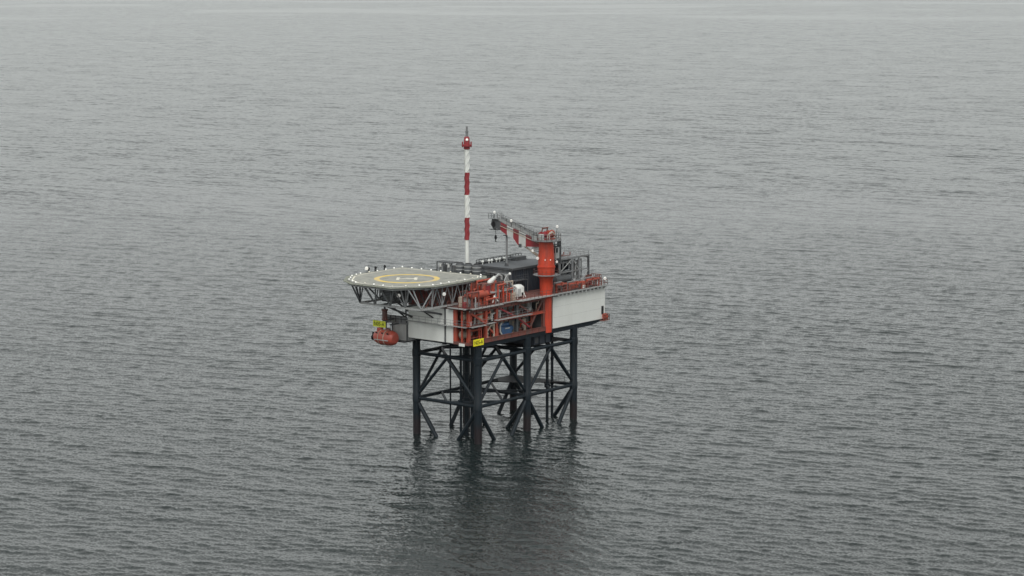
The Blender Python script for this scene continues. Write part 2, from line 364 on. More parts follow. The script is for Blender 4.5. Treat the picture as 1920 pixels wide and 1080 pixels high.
# ledge with brackets above the long white wall
P('ledge', 'galv', lambda b: b.box(22.7, X1 + .1, Y0 - .75, Y0 + .08, 26.02, 26.1))
P('toe_board', 'galv', lambda b: b.box(22.7, X1 + .1, Y0 - .8, Y0 - .75, 26.0, 26.3))
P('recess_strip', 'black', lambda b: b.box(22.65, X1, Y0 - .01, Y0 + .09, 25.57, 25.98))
for i in range(13): 
    x = 23.6 + i * 1.3
    P('ledge_bracket', 'galv', lambda b: b.prism([(x - .25, Y0 - .72), (x + .25, Y0 - .72), (x + .25, Y0 - .02), (x - .25, Y0 - .02)], 25.6, 26.0))
# columns and bracing of the open part
for x, m in ((X0 + .35, 'red'), (2.2, 'red'), (5.4, 'red'), (11.6, 'darkgrey'), (19.9, 'dullred')):
    P('column', m, lambda b: [b.box(x - .3, x + .3, Y0 + .08, Y0 + .14, 19.46, 25.74), b.box(x - .3, x + .3, Y0 + .5, Y0 + .56, 19.46, 25.74), b.box(x - .04, x + .04, Y0 + .14, Y0 + .5, 19.46, 25.74)])
P('column', 'red', lambda b: b.box(X0 + .02, X0 + .4, 2.6, 3.35, 19.46, 25.74))
P('column', 'red', lambda b: b.box(X0 + .02, X0 + .3, 1.2, 1.5, 19.46, 25.74))
for a, c, m in (((5.6, 25.5), (10.4, 23.4), 'crimson'), ((11.9, 22.7), (15.8, 20.3), 'crimson'), ((19.6, 25.2), (15.6, 20.3), 'dullred'),
                ((11.9, 25.4), (15.6, 23.4), 'dullred'), ((2.4, 22.4), (5.2, 20.1), 'red'), ((-2.6, 25.4), (2.0, 22.9), 'red')):
    P('diagonal_brace', m, lambda b: b.beam((a[0], Y0 + .32, a[1]), (c[0], Y0 + .32, c[1]), .3, .34))
# walkways outside the faces
P('walkway', 'galv', lambda b: [b.box(X0 - .75, X0 - .08, Y0 - .8, Y1, 22.62, 22.72), b.box(X0 - .75, 1.4, Y0 - .8, Y0 - .02, 22.62, 22.72)], 'narrow grey walkway round the near corner')
P('walkway', 'galv', lambda b: b.box(4.4, 15.2, Y0 - .85, Y0 - .05, 23.1, 23.22))
P('walkway', 'galv', lambda b: b.box(1.8, 4.2, Y0 - .7, Y0 - .05, 22.75, 22.85))
P('walkway', 'galv', lambda b: [b.box(X0 - .8, X0 - .02, Y0 - .9, 4.2, 26.03, 26.17), b.box(X0 - .8, 6.2, Y0 - .9, Y0 - .02, 26.03, 26.17)])
P('walkway', 'galv', lambda b: b.box(6.2, 11.2, Y0 - .45, Y0 - .02, 26.1, 26.24))
P('walkway', 'galv', lambda b: b.prism([(10.2, Y0 - .05), (11.6, Y0 - 1.3), (22.65, Y0 - 1.3), (22.65, Y0 - .05)], 26.05, 26.2))
for pts in ([(X0 - .7, Y1 - .2, 22.72), (X0 - .7, Y0 - .75, 22.72), (1.4, Y0 - .75, 22.72)], [(4.5, Y0 - .8, 23.2), (15.1, Y0 - .8, 23.2)]):
    P('handrail', 'grey', lambda b: b.rail(pts, 1.1, 1.5, .03))
for pts in ([(X0 - .75, 4.1, 26.17), (X0 - .75, Y0 - .85, 26.17), (6.1, Y0 - .85, 26.17)], [(6.2, Y0 - .4, 26.24), (11.2, Y0 - .4, 26.24)], [(11.6, Y0 - 1.25, 26.2), (22.6, Y0 - 1.25, 26.2)]):
    P('handrail', 'dullred', lambda b: b.rail(pts, 1.1, 1.2, .04))
for pts in ([(24.2, Y0 - .7, 26.1), (X1, Y0 - .7, 26.1)], [(X1, Y0 - .7, 26.1), (X1, Y1 - .2, 26.1)], [(24, 1.2, 26.0), (39, 1.2, 26.0)]):
    P('handrail', 'dullred', lambda b: b.rail(pts, 1.15, 1.0, .045))
for z0, z1 in ((19.5, 22.6), (22.72, 26.03)): P('hanger_post', 'galv', lambda b: b.bar((X0 - .45, Y0 - .6, z0 + 3), (X0 - .45, Y0 - .6, z1), .07, 8))
P('support_post', 'galv', lambda b: b.bar((-2.2, Y0 - .85, 26.1), (-2.2, Y0 - .85, 28.4), .1, 8))
P('down_pipe', 'darkgrey', lambda b: b.bar((X0 - .2, 5.2, 19.3), (X0 - .2, 5.2, 25.9), .16, 10))
P('wall_strut', 'black', lambda b: b.bar((X0 - .1, 8.2, 23.7), (X0 - .9, 10.0, 24.9), .13, 8))
P('wall_strut', 'black', lambda b: b.bar((X0 - .1, 15.3, 23.2), (X0 - 1.2, 18.6, 25.6), .15, 8))
P('wall_strut', 'black', lambda b: b.bar((X0 - .1, 15.1, 23.0), (X0 - .1, 15.1, 25.0), .14, 8))
P('marker_plate', 'white', lambda b: b.box(X0 - .14, X0 - .08, .5, 1.9, 18.95, 19.5), 'small white plate at the foot of the near corner')

rc = random.Random(11)
for lev, (z0, z1, xa, xb) in enumerate(((19.46, 22.45, -2.6, 4.4), (22.72, 25.7, -2.6, 4.2), (19.46, 22.9, 5.8, 19), (23.22, 25.7, 5.8, 19))):
    for k in range(17):
        x, y = rc.uniform(xa, xb), rc.uniform(.1, 3.2); m = rc.choice(['dullred', 'red', 'grey', 'beige', 'dullred', 'lightgrey', 'darkgrey', 'red', 'white', 'orange', 'red']); r = rc.uniform(.06, .16); k_ = rc.random()
        if k_ < .35: P('service_pipe', m, lambda b: b.bar((x, y, z0), (x, y, z1), r, 8))
        elif k_ < .7:
            x2 = min(xb, x + rc.uniform(1.5, 5)); zz = rc.uniform(z0 + .5, z1 - .2); P('service_pipe', m, lambda b: b.tube([(x, y, z0), (x, y, zz), (x2, y, zz), (x2, y, z1)], r, 8))
        else:
            h = rc.uniform(.8, 1.8); wd = rc.uniform(.4, 1.0); P('junction_box', m, lambda b: [b.box(x, x + wd, y, y + .4, z0 + .01, z0 + h)], bv=.03)
for x0, x1, z in ((-2.8, 4.4, 22.3), (5, 19.5, 22.7), (5, 19.5, 25.35), (-2.8, 4.4, 25.4)):
    P('cable_tray', 'grey', lambda b: [b.box(x0, x1, .5, .9, z, z + .05), b.box(x0, x1, .5, .53, z, z + .16)])

for k in range(62):                                     # pipes, valves and boxes crowding the top deck
    x, y = rc.choice([rc.uniform(-2.6, 12.5), rc.uniform(2, 10)]), rc.uniform(.2, 5.6); m = rc.choice(['red', 'red', 'dullred', 'orange', 'beige', 'grey', 'red', 'crimson']); r = rc.uniform(.08, .2); h = rc.uniform(1.2, 3.9 if x > 3 else 3.2); k_ = rc.random()
    if k_ < .25: P('deck_pipe', m, lambda b: [b.bar((x, y, 26.0), (x, y, 26 + h), r, 8), b.bar((x, y, 26 + h * .6), (x, y, 26 + h * .6 + .12), r * 1.7, 10)])
    elif k_ < .7:
        x2, y2 = x + rc.uniform(.8, 3), y + rc.uniform(-.6, .6); P('deck_pipe', m, lambda b: b.tube([(x, y, 26.0), (x, y, 26 + h), (x2, y, 26 + h), (x2, y2, 26 + h), (x2, y2, 26.0)], r, 8))
    else: P('deck_box', m, lambda b: b.box(x, x + rc.uniform(.5, 1.3), y, y + .6, 26.01, 26 + h * .6), bv=.04)
# underdeck module
ud = thing('drain_tank_module', 'dark box-shaped module hung under the deck below the crane column', 'tank module', (20.5, 4, 16.4))
part('casing', 'navy', ud, lambda b: b.box(17.6, 23.6, .7, 8, 16.5, 18.3))
part('stiffener', 'jacket', ud, lambda b: [b.box(x - .1, x + .1, .58, .7, 16.5, 18.3) for x in (17.8, 19.7, 21.6, 23.4)])
part('hatch', 'darkgrey', ud, lambda b: b.box(18.3, 19.2, .6, .69, 16.8, 17.9))

# ---------------------------------------------------------------- crane
px_, py_ = 21.4, .3
cr = thing('pedestal_crane', 'orange-red pedestal crane with striped boom beside the long white wall', 'crane', (px_, py_, 19))
ped = part('pedestal', 'orange', cr, lambda b: b.lathe([(1.1, 18.7), (1.1, 25.6), (1.22, 25.7), (1.22, 26.3), (1.3, 29.2), (1.66, 29.9), (1.66, 31.55)], (px_, py_, 0), 'z', 40))
part('flange', 'orange', ped, lambda b: b.lathe([(1.66, 31.5), (1.8, 31.5), (1.8, 31.62), (1.66, 31.62)], (px_, py_, 0), 'z', 40))
part('flange', 'orange', ped, lambda b: b.lathe([(1.62, 31.68), (1.76, 31.68), (1.76, 31.8), (1.62, 31.8)], (px_, py_, 0), 'z', 40))
part('slew_tower', 'orange', cr, lambda b: b.lathe([(1.62, 31.63), (1.58, 33), (1.46, 35.2), (1.42, 36.7)], (px_, py_, 0), 'z', 40))
part('tower_lamp', 'lamp', cr, lambda b: [b.ball((px_ + 1.62 * math.cos(t), py_ + 1.62 * math.sin(t), 33.1), .11, 8, 6) for t in (R(-150), R(-112))])
ringp = part('ring_platform', 'grey', cr, lambda b: b.lathe([(1.5, 30.0), (2.6, 30.0), (2.6, 30.12), (1.5, 30.12)], (px_, py_, 0), 'z', 40))
cpts = lambda r, z, n=18, a0=0, a1=2 * math.pi: [(px_ + r * math.cos(a0 + (a1 - a0) * i / n), py_ + r * math.sin(a0 + (a1 - a0) * i / n), z) for i in range(n + 1)]
part('guard_rail', 'dullred', ringp, lambda b: b.rail(cpts(2.5, 30.1), 1.0, 1.2, .025))
hp = part('head_platform', 'grey', cr, lambda b: b.lathe([(.3, 36.72), (2.85, 36.72), (2.95, 36.8), (2.95, 36.95), (.3, 36.95)], (px_, py_, 0), 'z', 40))
part('guard_rail', 'grey', hp, lambda b: b.rail(cpts(2.85, 36.95), 1.2, 1.0, .05))
part('wind_screen', 'galv', hp, lambda b: [b.add([cpts(2.88, z, 18)[i] for z in (37.0, 37.9) for i in range(k, k + 2)], [(0, 1, 3, 2)]) for k in range(2, 9)])
def winch(b, x, y, z, r, ln):
    b.bar((x - ln / 2, y, z), (x + ln / 2, y, z), r, 18)
    for q in (-1, 1): b.bar((x + q * ln / 2 - .08, y, z), (x + q * ln / 2 + .08, y, z), r * 1.35, 20)
wi = part('winch', 'crimson', cr, lambda b: [winch(b, px_ - .7, py_ + .2, 37.9, .5, 1.3), b.box(px_ - 1.7, px_ + .3, py_ - .5, py_ + .9, 36.96, 37.3)])
wi2 = part('winch', 'red', cr, lambda b: [winch(b, px_ + 1.0, py_ - .2, 38.0, .55, 1.1), b.box(px_ + .4, px_ + 1.7, py_ - .9, py_ + .5, 36.96, 37.3)])
part('motor', 'lightgrey', wi2, lambda b: [b.bar((px_ + 1.7, py_ - .2, 38), (px_ + 2.3, py_ - .2, 38), .28, 12), b.tube([(px_ - .3, py_ - 1, 37), (px_ - .3, py_ - 1, 38.3), (px_ + .6, py_ - 1, 38.6), (px_ + 1.2, py_ - 1, 38.1)], .09)])
part('hydraulic_pipe', 'beige', cr, lambda b: [b.tube([(px_ - 1.6, py_ - 1.4, 37), (px_ - 1.2, py_ - 1.4, 38.2), (px_, py_ - 1.5, 38.4), (px_ + 1.3, py_ - 1.4, 37.6), (px_ + 1.5, py_ - 1.3, 37)], .1)])
part('control_box', 'lightgrey', cr, lambda b: b.box(px_ - 2.3, px_ - 1.7, py_ - .8, py_ + .2, 36.96, 38.2), bevel=.04)
part('control_box', 'grey', cr, lambda b: b.box(px_ + 1.9, px_ + 2.6, py_ + .3, py_ + 1.3, 36.96, 38.1), bevel=.04)
part('gantry', 'dullred', cr, lambda b: [b.bar((px_ + q, py_ + .9, 36.95), (px_ + q * .6, py_ + .3, 39.2), .13, 8) for q in (-1.2, 1.2)] + [b.bar((px_ - .9, py_ + .3, 39.2), (px_ + .9, py_ + .3, 39.2), .16, 8)])
part('stay_rope', 'darkgrey', cr, lambda b: b.bar((px_, py_ + .4, 39.2), (px_, 11.4, 39.9), .05, 6))
part('boom_pipe', 'beige', cr, lambda b: [b.bar((px_ - .62, 1.5, 36.1), (px_ - .62, 8.2, 38.0), .07, 6), b.bar((px_ - .62, 8.2, 38.0), (px_ - .62, 11.4, 38.9), .07, 6)])
part('boom_pipe', 'darkgrey', cr, lambda b: b.bar((px_ - .62, 1.5, 36.5), (px_ - .62, 11.4, 39.2), .06, 6))
part('boom_lug', 'darkgrey', cr, lambda b: b.box(px_ - .75, px_ - .56, 6.0, 6.6, 35.0, 35.7))
# boom: tapered box girder along +y, striped
bx0, bx1 = px_ - .55, px_ + .55
top = lambda y: 36.95 + (y - 2.9) * (39.55 - 36.95) / (11.3 - 2.9)
def bot(y):
    p = [(1.0, 35.45), (6.3, 35.2), (6.9, 35.4), (8.3, 36.9), (9.7, 37.15), (11.3, 38.0), (14, 38.6)]
    for (a, za), (c, zc) in zip(p, p[1:]):
        if y <= c: return za + (zc - za) * (y - a) / (c - a)
    return p[-1][1]
bo = None
for i, (a, c, m) in enumerate(((1.2, 5.0, 'crimson'), (5.0, 6.72, 'lightgrey'), (6.72, 8.15, 'crimson'), (8.15, 9.7, 'lightgrey'), (9.7, 11.3, 'crimson'))):
    def seg(b):
        ys = sorted([a, c] + [q for q in (6.3, 6.9, 8.3) if a < q < c])
        b.prism_x([(y, bot(y)) for y in ys] + [(y, top(y)) for y in ys[::-1]], bx0, bx1)
    o = part('boom_section', 'pale' if m == 'lightgrey' else m, cr, seg)
    if i == 0: bo = o
part('boom_flange', 'lightgrey', cr, lambda b: [b.box(bx0 - .04, bx1 + .04, y - .04, y + .04, bot(y) - .05, top(y) + .04) for y in (5.0, 8.15)])
tip = part('boom_head', 'darkgrey', cr, lambda b: [b.prism_x([(11.3, 38.05), (13.2, 38.4), (13.9, 39.0), (13.6, 40.2), (11.3, 39.7)], bx0 + .15, bx1 - .15), b.lathe([(.62, -.12), (.62, .12)], (px_, 13.2, 38.7), 'x', 16), b.box(px_ - .7, px_ + .7, 12.0, 14.1, 37.95, 38.05)])
part('sheave', 'black', tip, lambda b: b.lathe([(.55, -.5), (.4, -.42), (.55, -.34), (.55, .34), (.4, .42), (.55, .5)], (px_, 13.2, 39.1), 'x', 18))
part('tip_platform', 'grey', tip, lambda b: [b.box(px_ - .9, px_ + .9, 11.8, 14.2, 40.2, 40.28), b.rail([(px_ - .85, 11.8, 40.25), (px_ - .85, 14.1, 40.25), (px_ + .85, 14.1, 40.25), (px_ + .85, 11.8, 40.25)], 1.0, .7, .05)])
wk = part('boom_walkway', 'grey', cr, lambda b: [b.beam((px_ + .2, 2.9, top(2.9) + .1), (px_ + .2, 12.2, top(12.2) + .1), 1.2, .1)])
def boomrail(b):
    for x in (px_ - .4, px_ + .8):
        pts = [(x, y, top(y) + .15) for y in np.linspace(2.9, 12.2, 9)]
        b.rail(pts, 1.15, .5, .045)
part('guard_rail', 'grey', wk, boomrail)
part('rail_mesh', 'galv', wk, lambda b: [b.add([(px_ + .82, y, top(y) + q) for q in (.2, .95) for y in (y0, y0 + .45)], [(0, 1, 3, 2)]) for y0 in np.arange(2.9, 12.0, .5)])
part('side_screen', 'galv', wk, lambda b: b.add([(px_ - .42, y, top(y) + q) for q in (.2, .8) for y in (3.2, 12.0)], [(0, 1, 3, 2)]))
part('luffing_cylinder', 'beige', cr, lambda b: [b.bar((px_, 1.6, 33.2), (px_, 3.9, 34.4), .26, 12), b.bar((px_, 3.9, 34.4), (px_, 6.1, 35.35), .15, 10)])
part('cylinder_bracket', 'lightgrey', cr, lambda b: b.box(px_ - .45, px_ + .45, 1.8, 3.6, 34.75, 35.2))
part('hoist_rope', 'darkgrey', cr, lambda b: b.bar((px_, 13.0, 38.4), (px_, 13.0, 36.9), .05, 6))
def hook(b):
    b.lathe([(.05, 36.95), (.2, 36.8), (.26, 36.4), (.2, 36.1), (.1, 36.0)], (px_, 13.0, 0), 'z', 12)
    b.tube([(px_, 13.0, 36.05), (px_, 13.07, 35.75), (px_, 12.95, 35.55), (px_, 12.83, 35.7)], .07)
part('hook_block', 'black', cr, hook)
cab = part('operator_cab', 'lightgrey', cr, lambda b: b.box(px_ + 2.6, px_ + 3.9, py_ - .3, py_ + 1.0, 32.9, 35.2), bevel=.08)
part('cab_window', 'black', cab, lambda b: [b.box(px_ + 2.75, px_ + 3.3, py_ - .33, py_ - .305, 34.1, 35.0), b.box(px_ + 2.56, px_ + 2.595, py_ - .1, py_ + .8, 34.0, 35.0)])
def ladder(b):
    for x in (px_ + 4.0, px_ + 4.9):
        for y in (py_ + .2, py_ + 1.0): b.bar((x, y, 31.6), (x, y, 36.6), .09, 6)
    for z in np.arange(31.8, 36.6, .4): b.box(px_ + 4.0, px_ + 4.9, py_ + .15, py_ + .2, z, z + .07)
    for z in (32.4, 34, 35.5, 36.5): b.box(px_ + 1.3, px_ + 4.95, py_ + .1, py_ + 1.1, z, z + .1)
part('ladder_tower', 'darkgrey', cr, ladder)
part('ladder_screen', 'grey', cr, lambda b: b.box(px_ + 4.92, px_ + 4.98, py_ + .1, py_ + 1.1, 31.8, 36.4))
part('cab_roof', 'darkgrey', cab, lambda b: b.box(px_ + 2.5, px_ + 4.0, py_ - .4, py_ + 1.1, 35.21, 35.3))

br = thing('boom_rest', 'slim grey post carrying the crane boom, rising from the dark roof', 'boom rest', (21.4, 10.2, 31))
part('post', 'grey', br, lambda b: b.bar((21.4, 10.2, 31.0), (21.4, 10.2, 37.15), .2, 12))
part('cradle', 'darkgrey', br, lambda b: [b.box(20.6, 22.2, 9.9, 10.5, 37.0, 37.2), b.prism_x([(9.8, 30.96), (10.6, 30.96), (10.3, 31.6), (10.1, 31.6)], 21.15, 21.65)])

# ---------------------------------------------------------------- helideck
HZ = 30.6
hd = thing('helideck', 'octagonal grey-green helideck with yellow circle overhanging the white end wall', 'helideck', (-3, 15, 26.2))
H = lambda n, m, fn, lab=None: part(n, m, hd, fn, lab)
poly = [(-7.4, 4.6), (6.9, 4.6), (9.4, 6.6), (9.0, 14), (9.0, 26.8), (-3.6, 26.8), (-7.2, 25.8), (-11.6, 22.5), (-13.9, 18.6), (-13.9, 9.2)]
H('deck_plate', 'deck', lambda b: b.prism(poly, HZ - .3, HZ))
cen = Vector((-2.6, 15.6))
def ringpoly(b, off0, off1, z0, z1):
    n = len(poly); a = [Vector(p) for p in poly]
    o0 = [p + (p - cen).normalized() * off0 for p in a]; o1 = [p + (p - cen).normalized() * off1 for p in a]
    v = [(*p, z0) for p in o0] + [(*p, z0) for p in o1] + [(*p, z1) for p in o0] + [(*p, z1) for p in o1]
    f = []
    for i in range(n):
        j = (i + 1) % n
        f += [(i, j, n + j, n + i), (2 * n + i, 2 * n + j, 3 * n + j, 3 * n + i), (i, j, 2 * n + j, 2 * n + i), (n + i, n + j, 3 * n + j, 3 * n + i)]
    b.add(v, f)
H('safety_net', 'edge', lambda b: ringpoly(b, .1, .85, HZ - .16, HZ - .08))
H('edge_beam', 'galv', lambda b: ringpoly(b, -.1, .12, HZ - .62, HZ - .31))
H('deck_border', 'worn', lambda b: ringpoly(b, -1.0, -.75, HZ + .003, HZ + .007))
cc = (-3.04, 15.02)
def annulus(b, r0, r1, z, n=72, a0=0, a1=2 * math.pi):
    v = []; 
    for i in range(n + 1):
        t = a0 + (a1 - a0) * i / n
        for r in (r0, r1): v += [(cc[0] + r * math.cos(t), cc[1] + r * math.sin(t), z), (cc[0] + r * math.cos(t), cc[1] + r * math.sin(t), z + .006)]
    f = []
    for i in range(n):
        k = 4 * i; f += [(k + 1, k + 3, k + 7, k + 5), (k, k + 4, k + 6, k + 2), (k, k + 1, k + 5, k + 4), (k + 2, k + 6, k + 7, k + 3)]
    b.add(v, f)
H('landing_circle', 'circle', lambda b: annulus(b, 5.25, 6.3, HZ + .008))
ua = Vector((FW.x, FW.y)); ub = Vector((RT.x, RT.y))     # the H faces the approach
def Hletter(b):
    def q(u0, u1, v0, v1):
        b.add([(cc[0] + ua.x * u + ub.x * v, cc[1] + ua.y * u + ub.y * v, HZ + z) for z in (.006, .012) for u, v in ((u0, v0), (u1, v0), (u1, v1), (u0, v1))],
              [(3, 2, 1, 0), (4, 5, 6, 7), (0, 1, 5, 4), (1, 2, 6, 5), (2, 3, 7, 6), (3, 0, 4, 7)])
    q(-1.6, 1.6, -2.0, -1.4); q(-1.6, 1.6, 1.4, 2.0); q(-.33, .33, -1.39, 1.39)
H('letter_h', 'worn', Hletter)
# perimeter lights
n = len(poly)
per = []
for i in range(n):
    a, c = Vector(poly[i]), Vector(poly[(i + 1) % n]); k = max(1, int(round((c - a).length / 2.35)))
    per += [a.lerp(c, q / k) for q in range(k)]
for p in per:
    d = (p - cen).normalized(); p = p - d * .3
    def pl(b, p=p):
        b.bar((*p, HZ), (*p, HZ + .08), .22, 10); b.lathe([(.14, HZ + .08), (.17, HZ + .18), (.12, HZ + .26), (.03, HZ + .3)], (*p, 0), 'z', 10, 1)
    H('edge_light', ['galv', 'lamp' if random.random() < .85 else 'worn'], pl)
# truss
ZC = 26.35
ch = [(-10.6, 20.2), (-10.6, 4.9), (7.5, 4.9), (7.5, 20.2)]
upl = [(-13.3, 20.4), (-13.3, 4.9), (7.5, 4.9), (7.5, 20.4)]
for i in range(4):
    a, c = ch[i], ch[(i + 1) % 4]
    H('bottom_chord', 'galv', lambda b: b.beam((*a, ZC), (*c, ZC), .34, .34))
for y in (10, 15.2): H('cross_chord', 'darkgrey', lambda b: b.beam((-10.6, y, ZC), (7.5, y, ZC), .3, .3))
def top_beam(b, a, c): b.beam((*a, HZ - .52), (*c, HZ - .52), .3, .4)
for y in (4.95, 10, 15.2, 20.3): H('deck_beam', 'darkgrey', lambda b: top_beam(b, (-13.0 if 9 < y < 19 else -9.5, y), (8.4, y)))
for x in (-10.6, -5, 1, 7): H('deck_beam', 'darkgrey', lambda b: top_beam(b, (x, 6.8 if x < -10 else 5.1), (x, 23 if x < -10 else 26.2)))
def lat(a, c, r=.13, m='grey'): H('truss_brace', m, lambda b: b.bar(a, c, r, 8))
ys = [4.9, 8.7, 12.5, 16.3, 20.2]
for i, y in enumerate(ys):                              # -x face: leaning struts to the deck edge and zigzag
    if y > 5: lat((-10.6, y, ZC), (-13.4 if 9 < y < 19 else -12.0, y, HZ - .6), .16)
    lat((-10.6, y, ZC), (-10.6, max(y, 6.9), HZ - .6), .14)
for y0, y1 in zip(ys, ys[1:]):
    m_ = (y0 + y1) / 2
    lat((-10.6, y0, ZC), (-11.9, m_, HZ - .62)); lat((-10.6, y1, ZC), (-11.9, m_, HZ - .62))
xs = [-10.6, -7.6, -4.6, -1.6, 1.4, 4.4, 7.5]
for i, x in enumerate(xs): lat((x, 4.9, ZC), (max(x, -7.2), 4.9, HZ - .6), .12, 'grey')
for x0, x1 in zip(xs, xs[1:]):
    m_ = (x0 + x1) / 2; lat((x0, 4.9, ZC), (max(m_, -7), 4.9, HZ - .62), .1, 'grey'); lat((x1, 4.9, ZC), (max(m_, -7), 4.9, HZ - .62), .1, 'grey')
for x0, x1 in zip(xs[1:], xs[2:]):                      # inner truss plane
    lat((x0, 6.4, ZC), (x1, 6.4, HZ - .7), .1, 'dullred'); lat((x1, 6.4, ZC), (x0, 6.4, HZ - .7), .1, 'darkgrey')
for x in (-10.6, -5, 1, 7.5):                            # far cantilever
    lat((x, 20.2, ZC), (x, 20.2, HZ - .6), .14, 'darkgrey'); lat((x, 20.2, ZC), (x, 25.4 if x > -8 else 22.6, HZ - .62), .16, 'darkgrey')
lat((-10.6, 20.2, ZC), (-13.2, 18.8, HZ - .6), .16, 'darkgrey'); lat((-10.6, 20.2, ZC), (-5, 25.5, HZ - .6), .14, 'darkgrey')
for x in (-5, 1):
    for y0, y1 in zip(ys, ys[1:]):
        lat((x, y0, ZC), (x, (y0 + y1) / 2, HZ - .7), .12, 'darkgrey'); lat((x, y1, ZC), (x, (y0 + y1) / 2, HZ - .7), .12, 'darkgrey')
for x, y in ((-2.4, 5.4), (-2.4, 13.8), (6.5, 5.6), (6.5, 13.8)): H('support_pad', 'darkgrey', lambda b: b.box(x - .35, x + .35, y - .3, y + .3, 26.0, ZC - .17))
H('cantilever_strut', 'darkgrey', lambda b: b.bar((X0 - .1, 13.6, 23.4), (-10.4, 13.6, ZC - .1), .2, 8))
H('cantilever_strut', 'darkgrey', lambda b: b.bar((X0 - .1, 6.2, 24.6), (-10.4, 6.2, ZC - .1), .2, 8))

# ---------------------------------------------------------------- mast
ms = thing('radio_mast', 'tall red and white banded mast rising behind the helideck', 'mast', (13.25, 13.6, 26))
mxp, myp = 13.25, 13.6
for z0, z1, m, r in ((26, 36.65, 'white', .37), (36.65, 41.05, 'crimson', .44), (41.05, 45.5, 'white', .44), (45.5, 49.9, 'crimson', .44), (49.9, 54.4, 'white', .44)):
    sg = part('mast_section', m, ms, lambda b: b.bar((mxp, myp, z0), (mxp, myp, z1), r, 20))
    def strake(b, ph):
        if 1:
            pts = [(mxp + (r + .03) * math.cos(ph * 2.094 + z * 1.25), myp + (r + .03) * math.sin(ph * 2.094 + z * 1.25), z) for z in np.linspace(z0, z1, 15)]
            for a, c in zip(pts, pts[1:]): b.bar(a, c, .075, 5)
    if z0 > 36:
        for ph in range(3): part('strake', m, sg, lambda b: strake(b, ph))
hd_ = part('beacon_collar', 'crimson', ms, lambda b: b.lathe([(.5, 54.4), (.6, 54.5), (.6, 54.9), (1.0, 55.0), (1.0, 55.35), (.6, 55.4), (.55, 56.6), (.4, 56.9)], (mxp, myp, 0), 'z', 20))
part('beacon', 'lamp', hd_, lambda b: b.ball((mxp - .45, myp - .4, 56.3), .26, 10, 8))
part('side_antenna', 'crimson', hd_, lambda b: [b.bar((mxp + q * .58, myp - q * .6, 54.8), (mxp + q * .58, myp - q * .6, 55.9), .13, 8) for q in (-1, 1)])
part('antenna', 'grey', ms, lambda b: [b.bar((mxp, myp, 56.9), (mxp, myp, 57.8), .26, 12), b.bar((mxp, myp, 57.8), (mxp, myp, 58.9), .2, 12), b.bar((mxp, myp, 57.7), (mxp, myp, 57.95), .36, 12)])

# ---------------------------------------------------------------- dark deckhouse
dh = thing('deckhouse', 'dark navy flat-roofed deckhouse on the top deck left of the crane column', 'building', (25, 11, 26))
part('wall', 'navy', dh, lambda b: [b.box(18.7, 33, 6.7, 14.5, 26.01, 30.6)])
part('end_wall', 'roof', dh, lambda b: b.box(18.58, 18.69, 6.7, 14.5, 26.02, 30.55))
part('louvre', 'grey', dh, lambda b: [b.box(18.5, 18.58, 8, 13.5, z, z + .1) for z in np.arange(27.2, 30.4, .35)])
part('end_duct', 'grey', dh, lambda b: b.tube([(18.0, 7.2, 26.1), (18.0, 7.2, 29.8), (18.0, 12.8, 29.8)], .17))
part('wall_rib', 'navy', dh, lambda b: [b.box(x - .05, x + .05, 6.62, 6.7, 26.1, 30.5) for x in np.arange(19.2, 33, .7)])
rf = part('roof', 'roof', dh, lambda b: b.box(18.45, 33.2, 6.45, 15.9, 30.62, 30.95))
part('roof_edge', 'darkgrey', rf, lambda b: [b.box(18.4, 33.25, 6.38, 6.45, 30.6, 31.02), b.box(18.38, 18.45, 6.4, 15.95, 30.6, 31.02), b.box(18.4, 33.25, 15.9, 15.98, 30.6, 31.3)])
for x in (20.2, 22.2, 23.1, 24.6, 25.6, 27.1):
    vc = part('vent_cowl', 'white', rf, lambda b: b.lathe([(.12, 30.96), (.12, 31.3), (.3, 31.4), (.32, 31.6), (.1, 31.75)], (x, 15.4, 0), 'z', 12))
part('roof_rail', 'black', rf, lambda b: b.rail([(18.6, 15.7, 30.96), (33, 15.7, 30.96)], 1.0, .9, .07))
part('service_duct', 'darkgrey', rf, lambda b: [b.box(28.6, 32.0, 13.6, 15.2, 30.97, 31.7), b.tube([(28.6, 14.4, 31.4), (26.6, 14.4, 31.4), (26.0, 14.4, 31)], .15)])
part('door', 'darkgrey', dh, lambda b: b.box(20.2, 21.2, 6.58, 6.61, 26.1, 28.2))
st = part('outer_gallery', 'darkgrey', dh, lambda b: [b.box(18.0, 22, 5.2, 6.6, 28.6, 28.7), b.rail([(18.05, 5.25, 28.7), (22, 5.25, 28.7)], 1.0, 1.0, .04), b.bar((18.1, 5.3, 26), (18.1, 5.3, 28.6), .1), b.bar((21.9, 5.3, 26), (21.9, 5.3, 28.6), .1)])

# ventilation units between helideck and deckhouse
vp = thing('equipment_platform', 'dark raised steel platform behind the helideck carrying the fan units', 'platform', (11, 12, 26))
part('deck_plate', 'darkgrey', vp, lambda b: b.box(9.6, 13.4, 6.6, 19.6, 29.3, 29.45))
for x, y in ((9.9, 6.9), (13.1, 6.9), (9.9, 14.2), (13.1, 14.2)): part('leg', 'darkgrey', vp, lambda b: b.bar((x, y, 26.0), (x, y, 29.3), .16))
part('guard_rail', 'black', vp, lambda b: b.rail([(13.3, 6.7, 29.45), (13.3, 19.5, 29.45), (9.7, 19.5, 29.45)], 1.15, 1.1, .06))
part('bracket', 'darkgrey', vp, lambda b: [b.beam((10.5, 14.5, 26.2), (10.5, 19.2, 29.2), .2, .2), b.beam((12.8, 14.5, 26.2), (12.8, 19.2, 29.2), .2, .2)])
fl = ['first from the left', 'second from the left', 'third from the left', 'fourth from the left', 'rightmost']
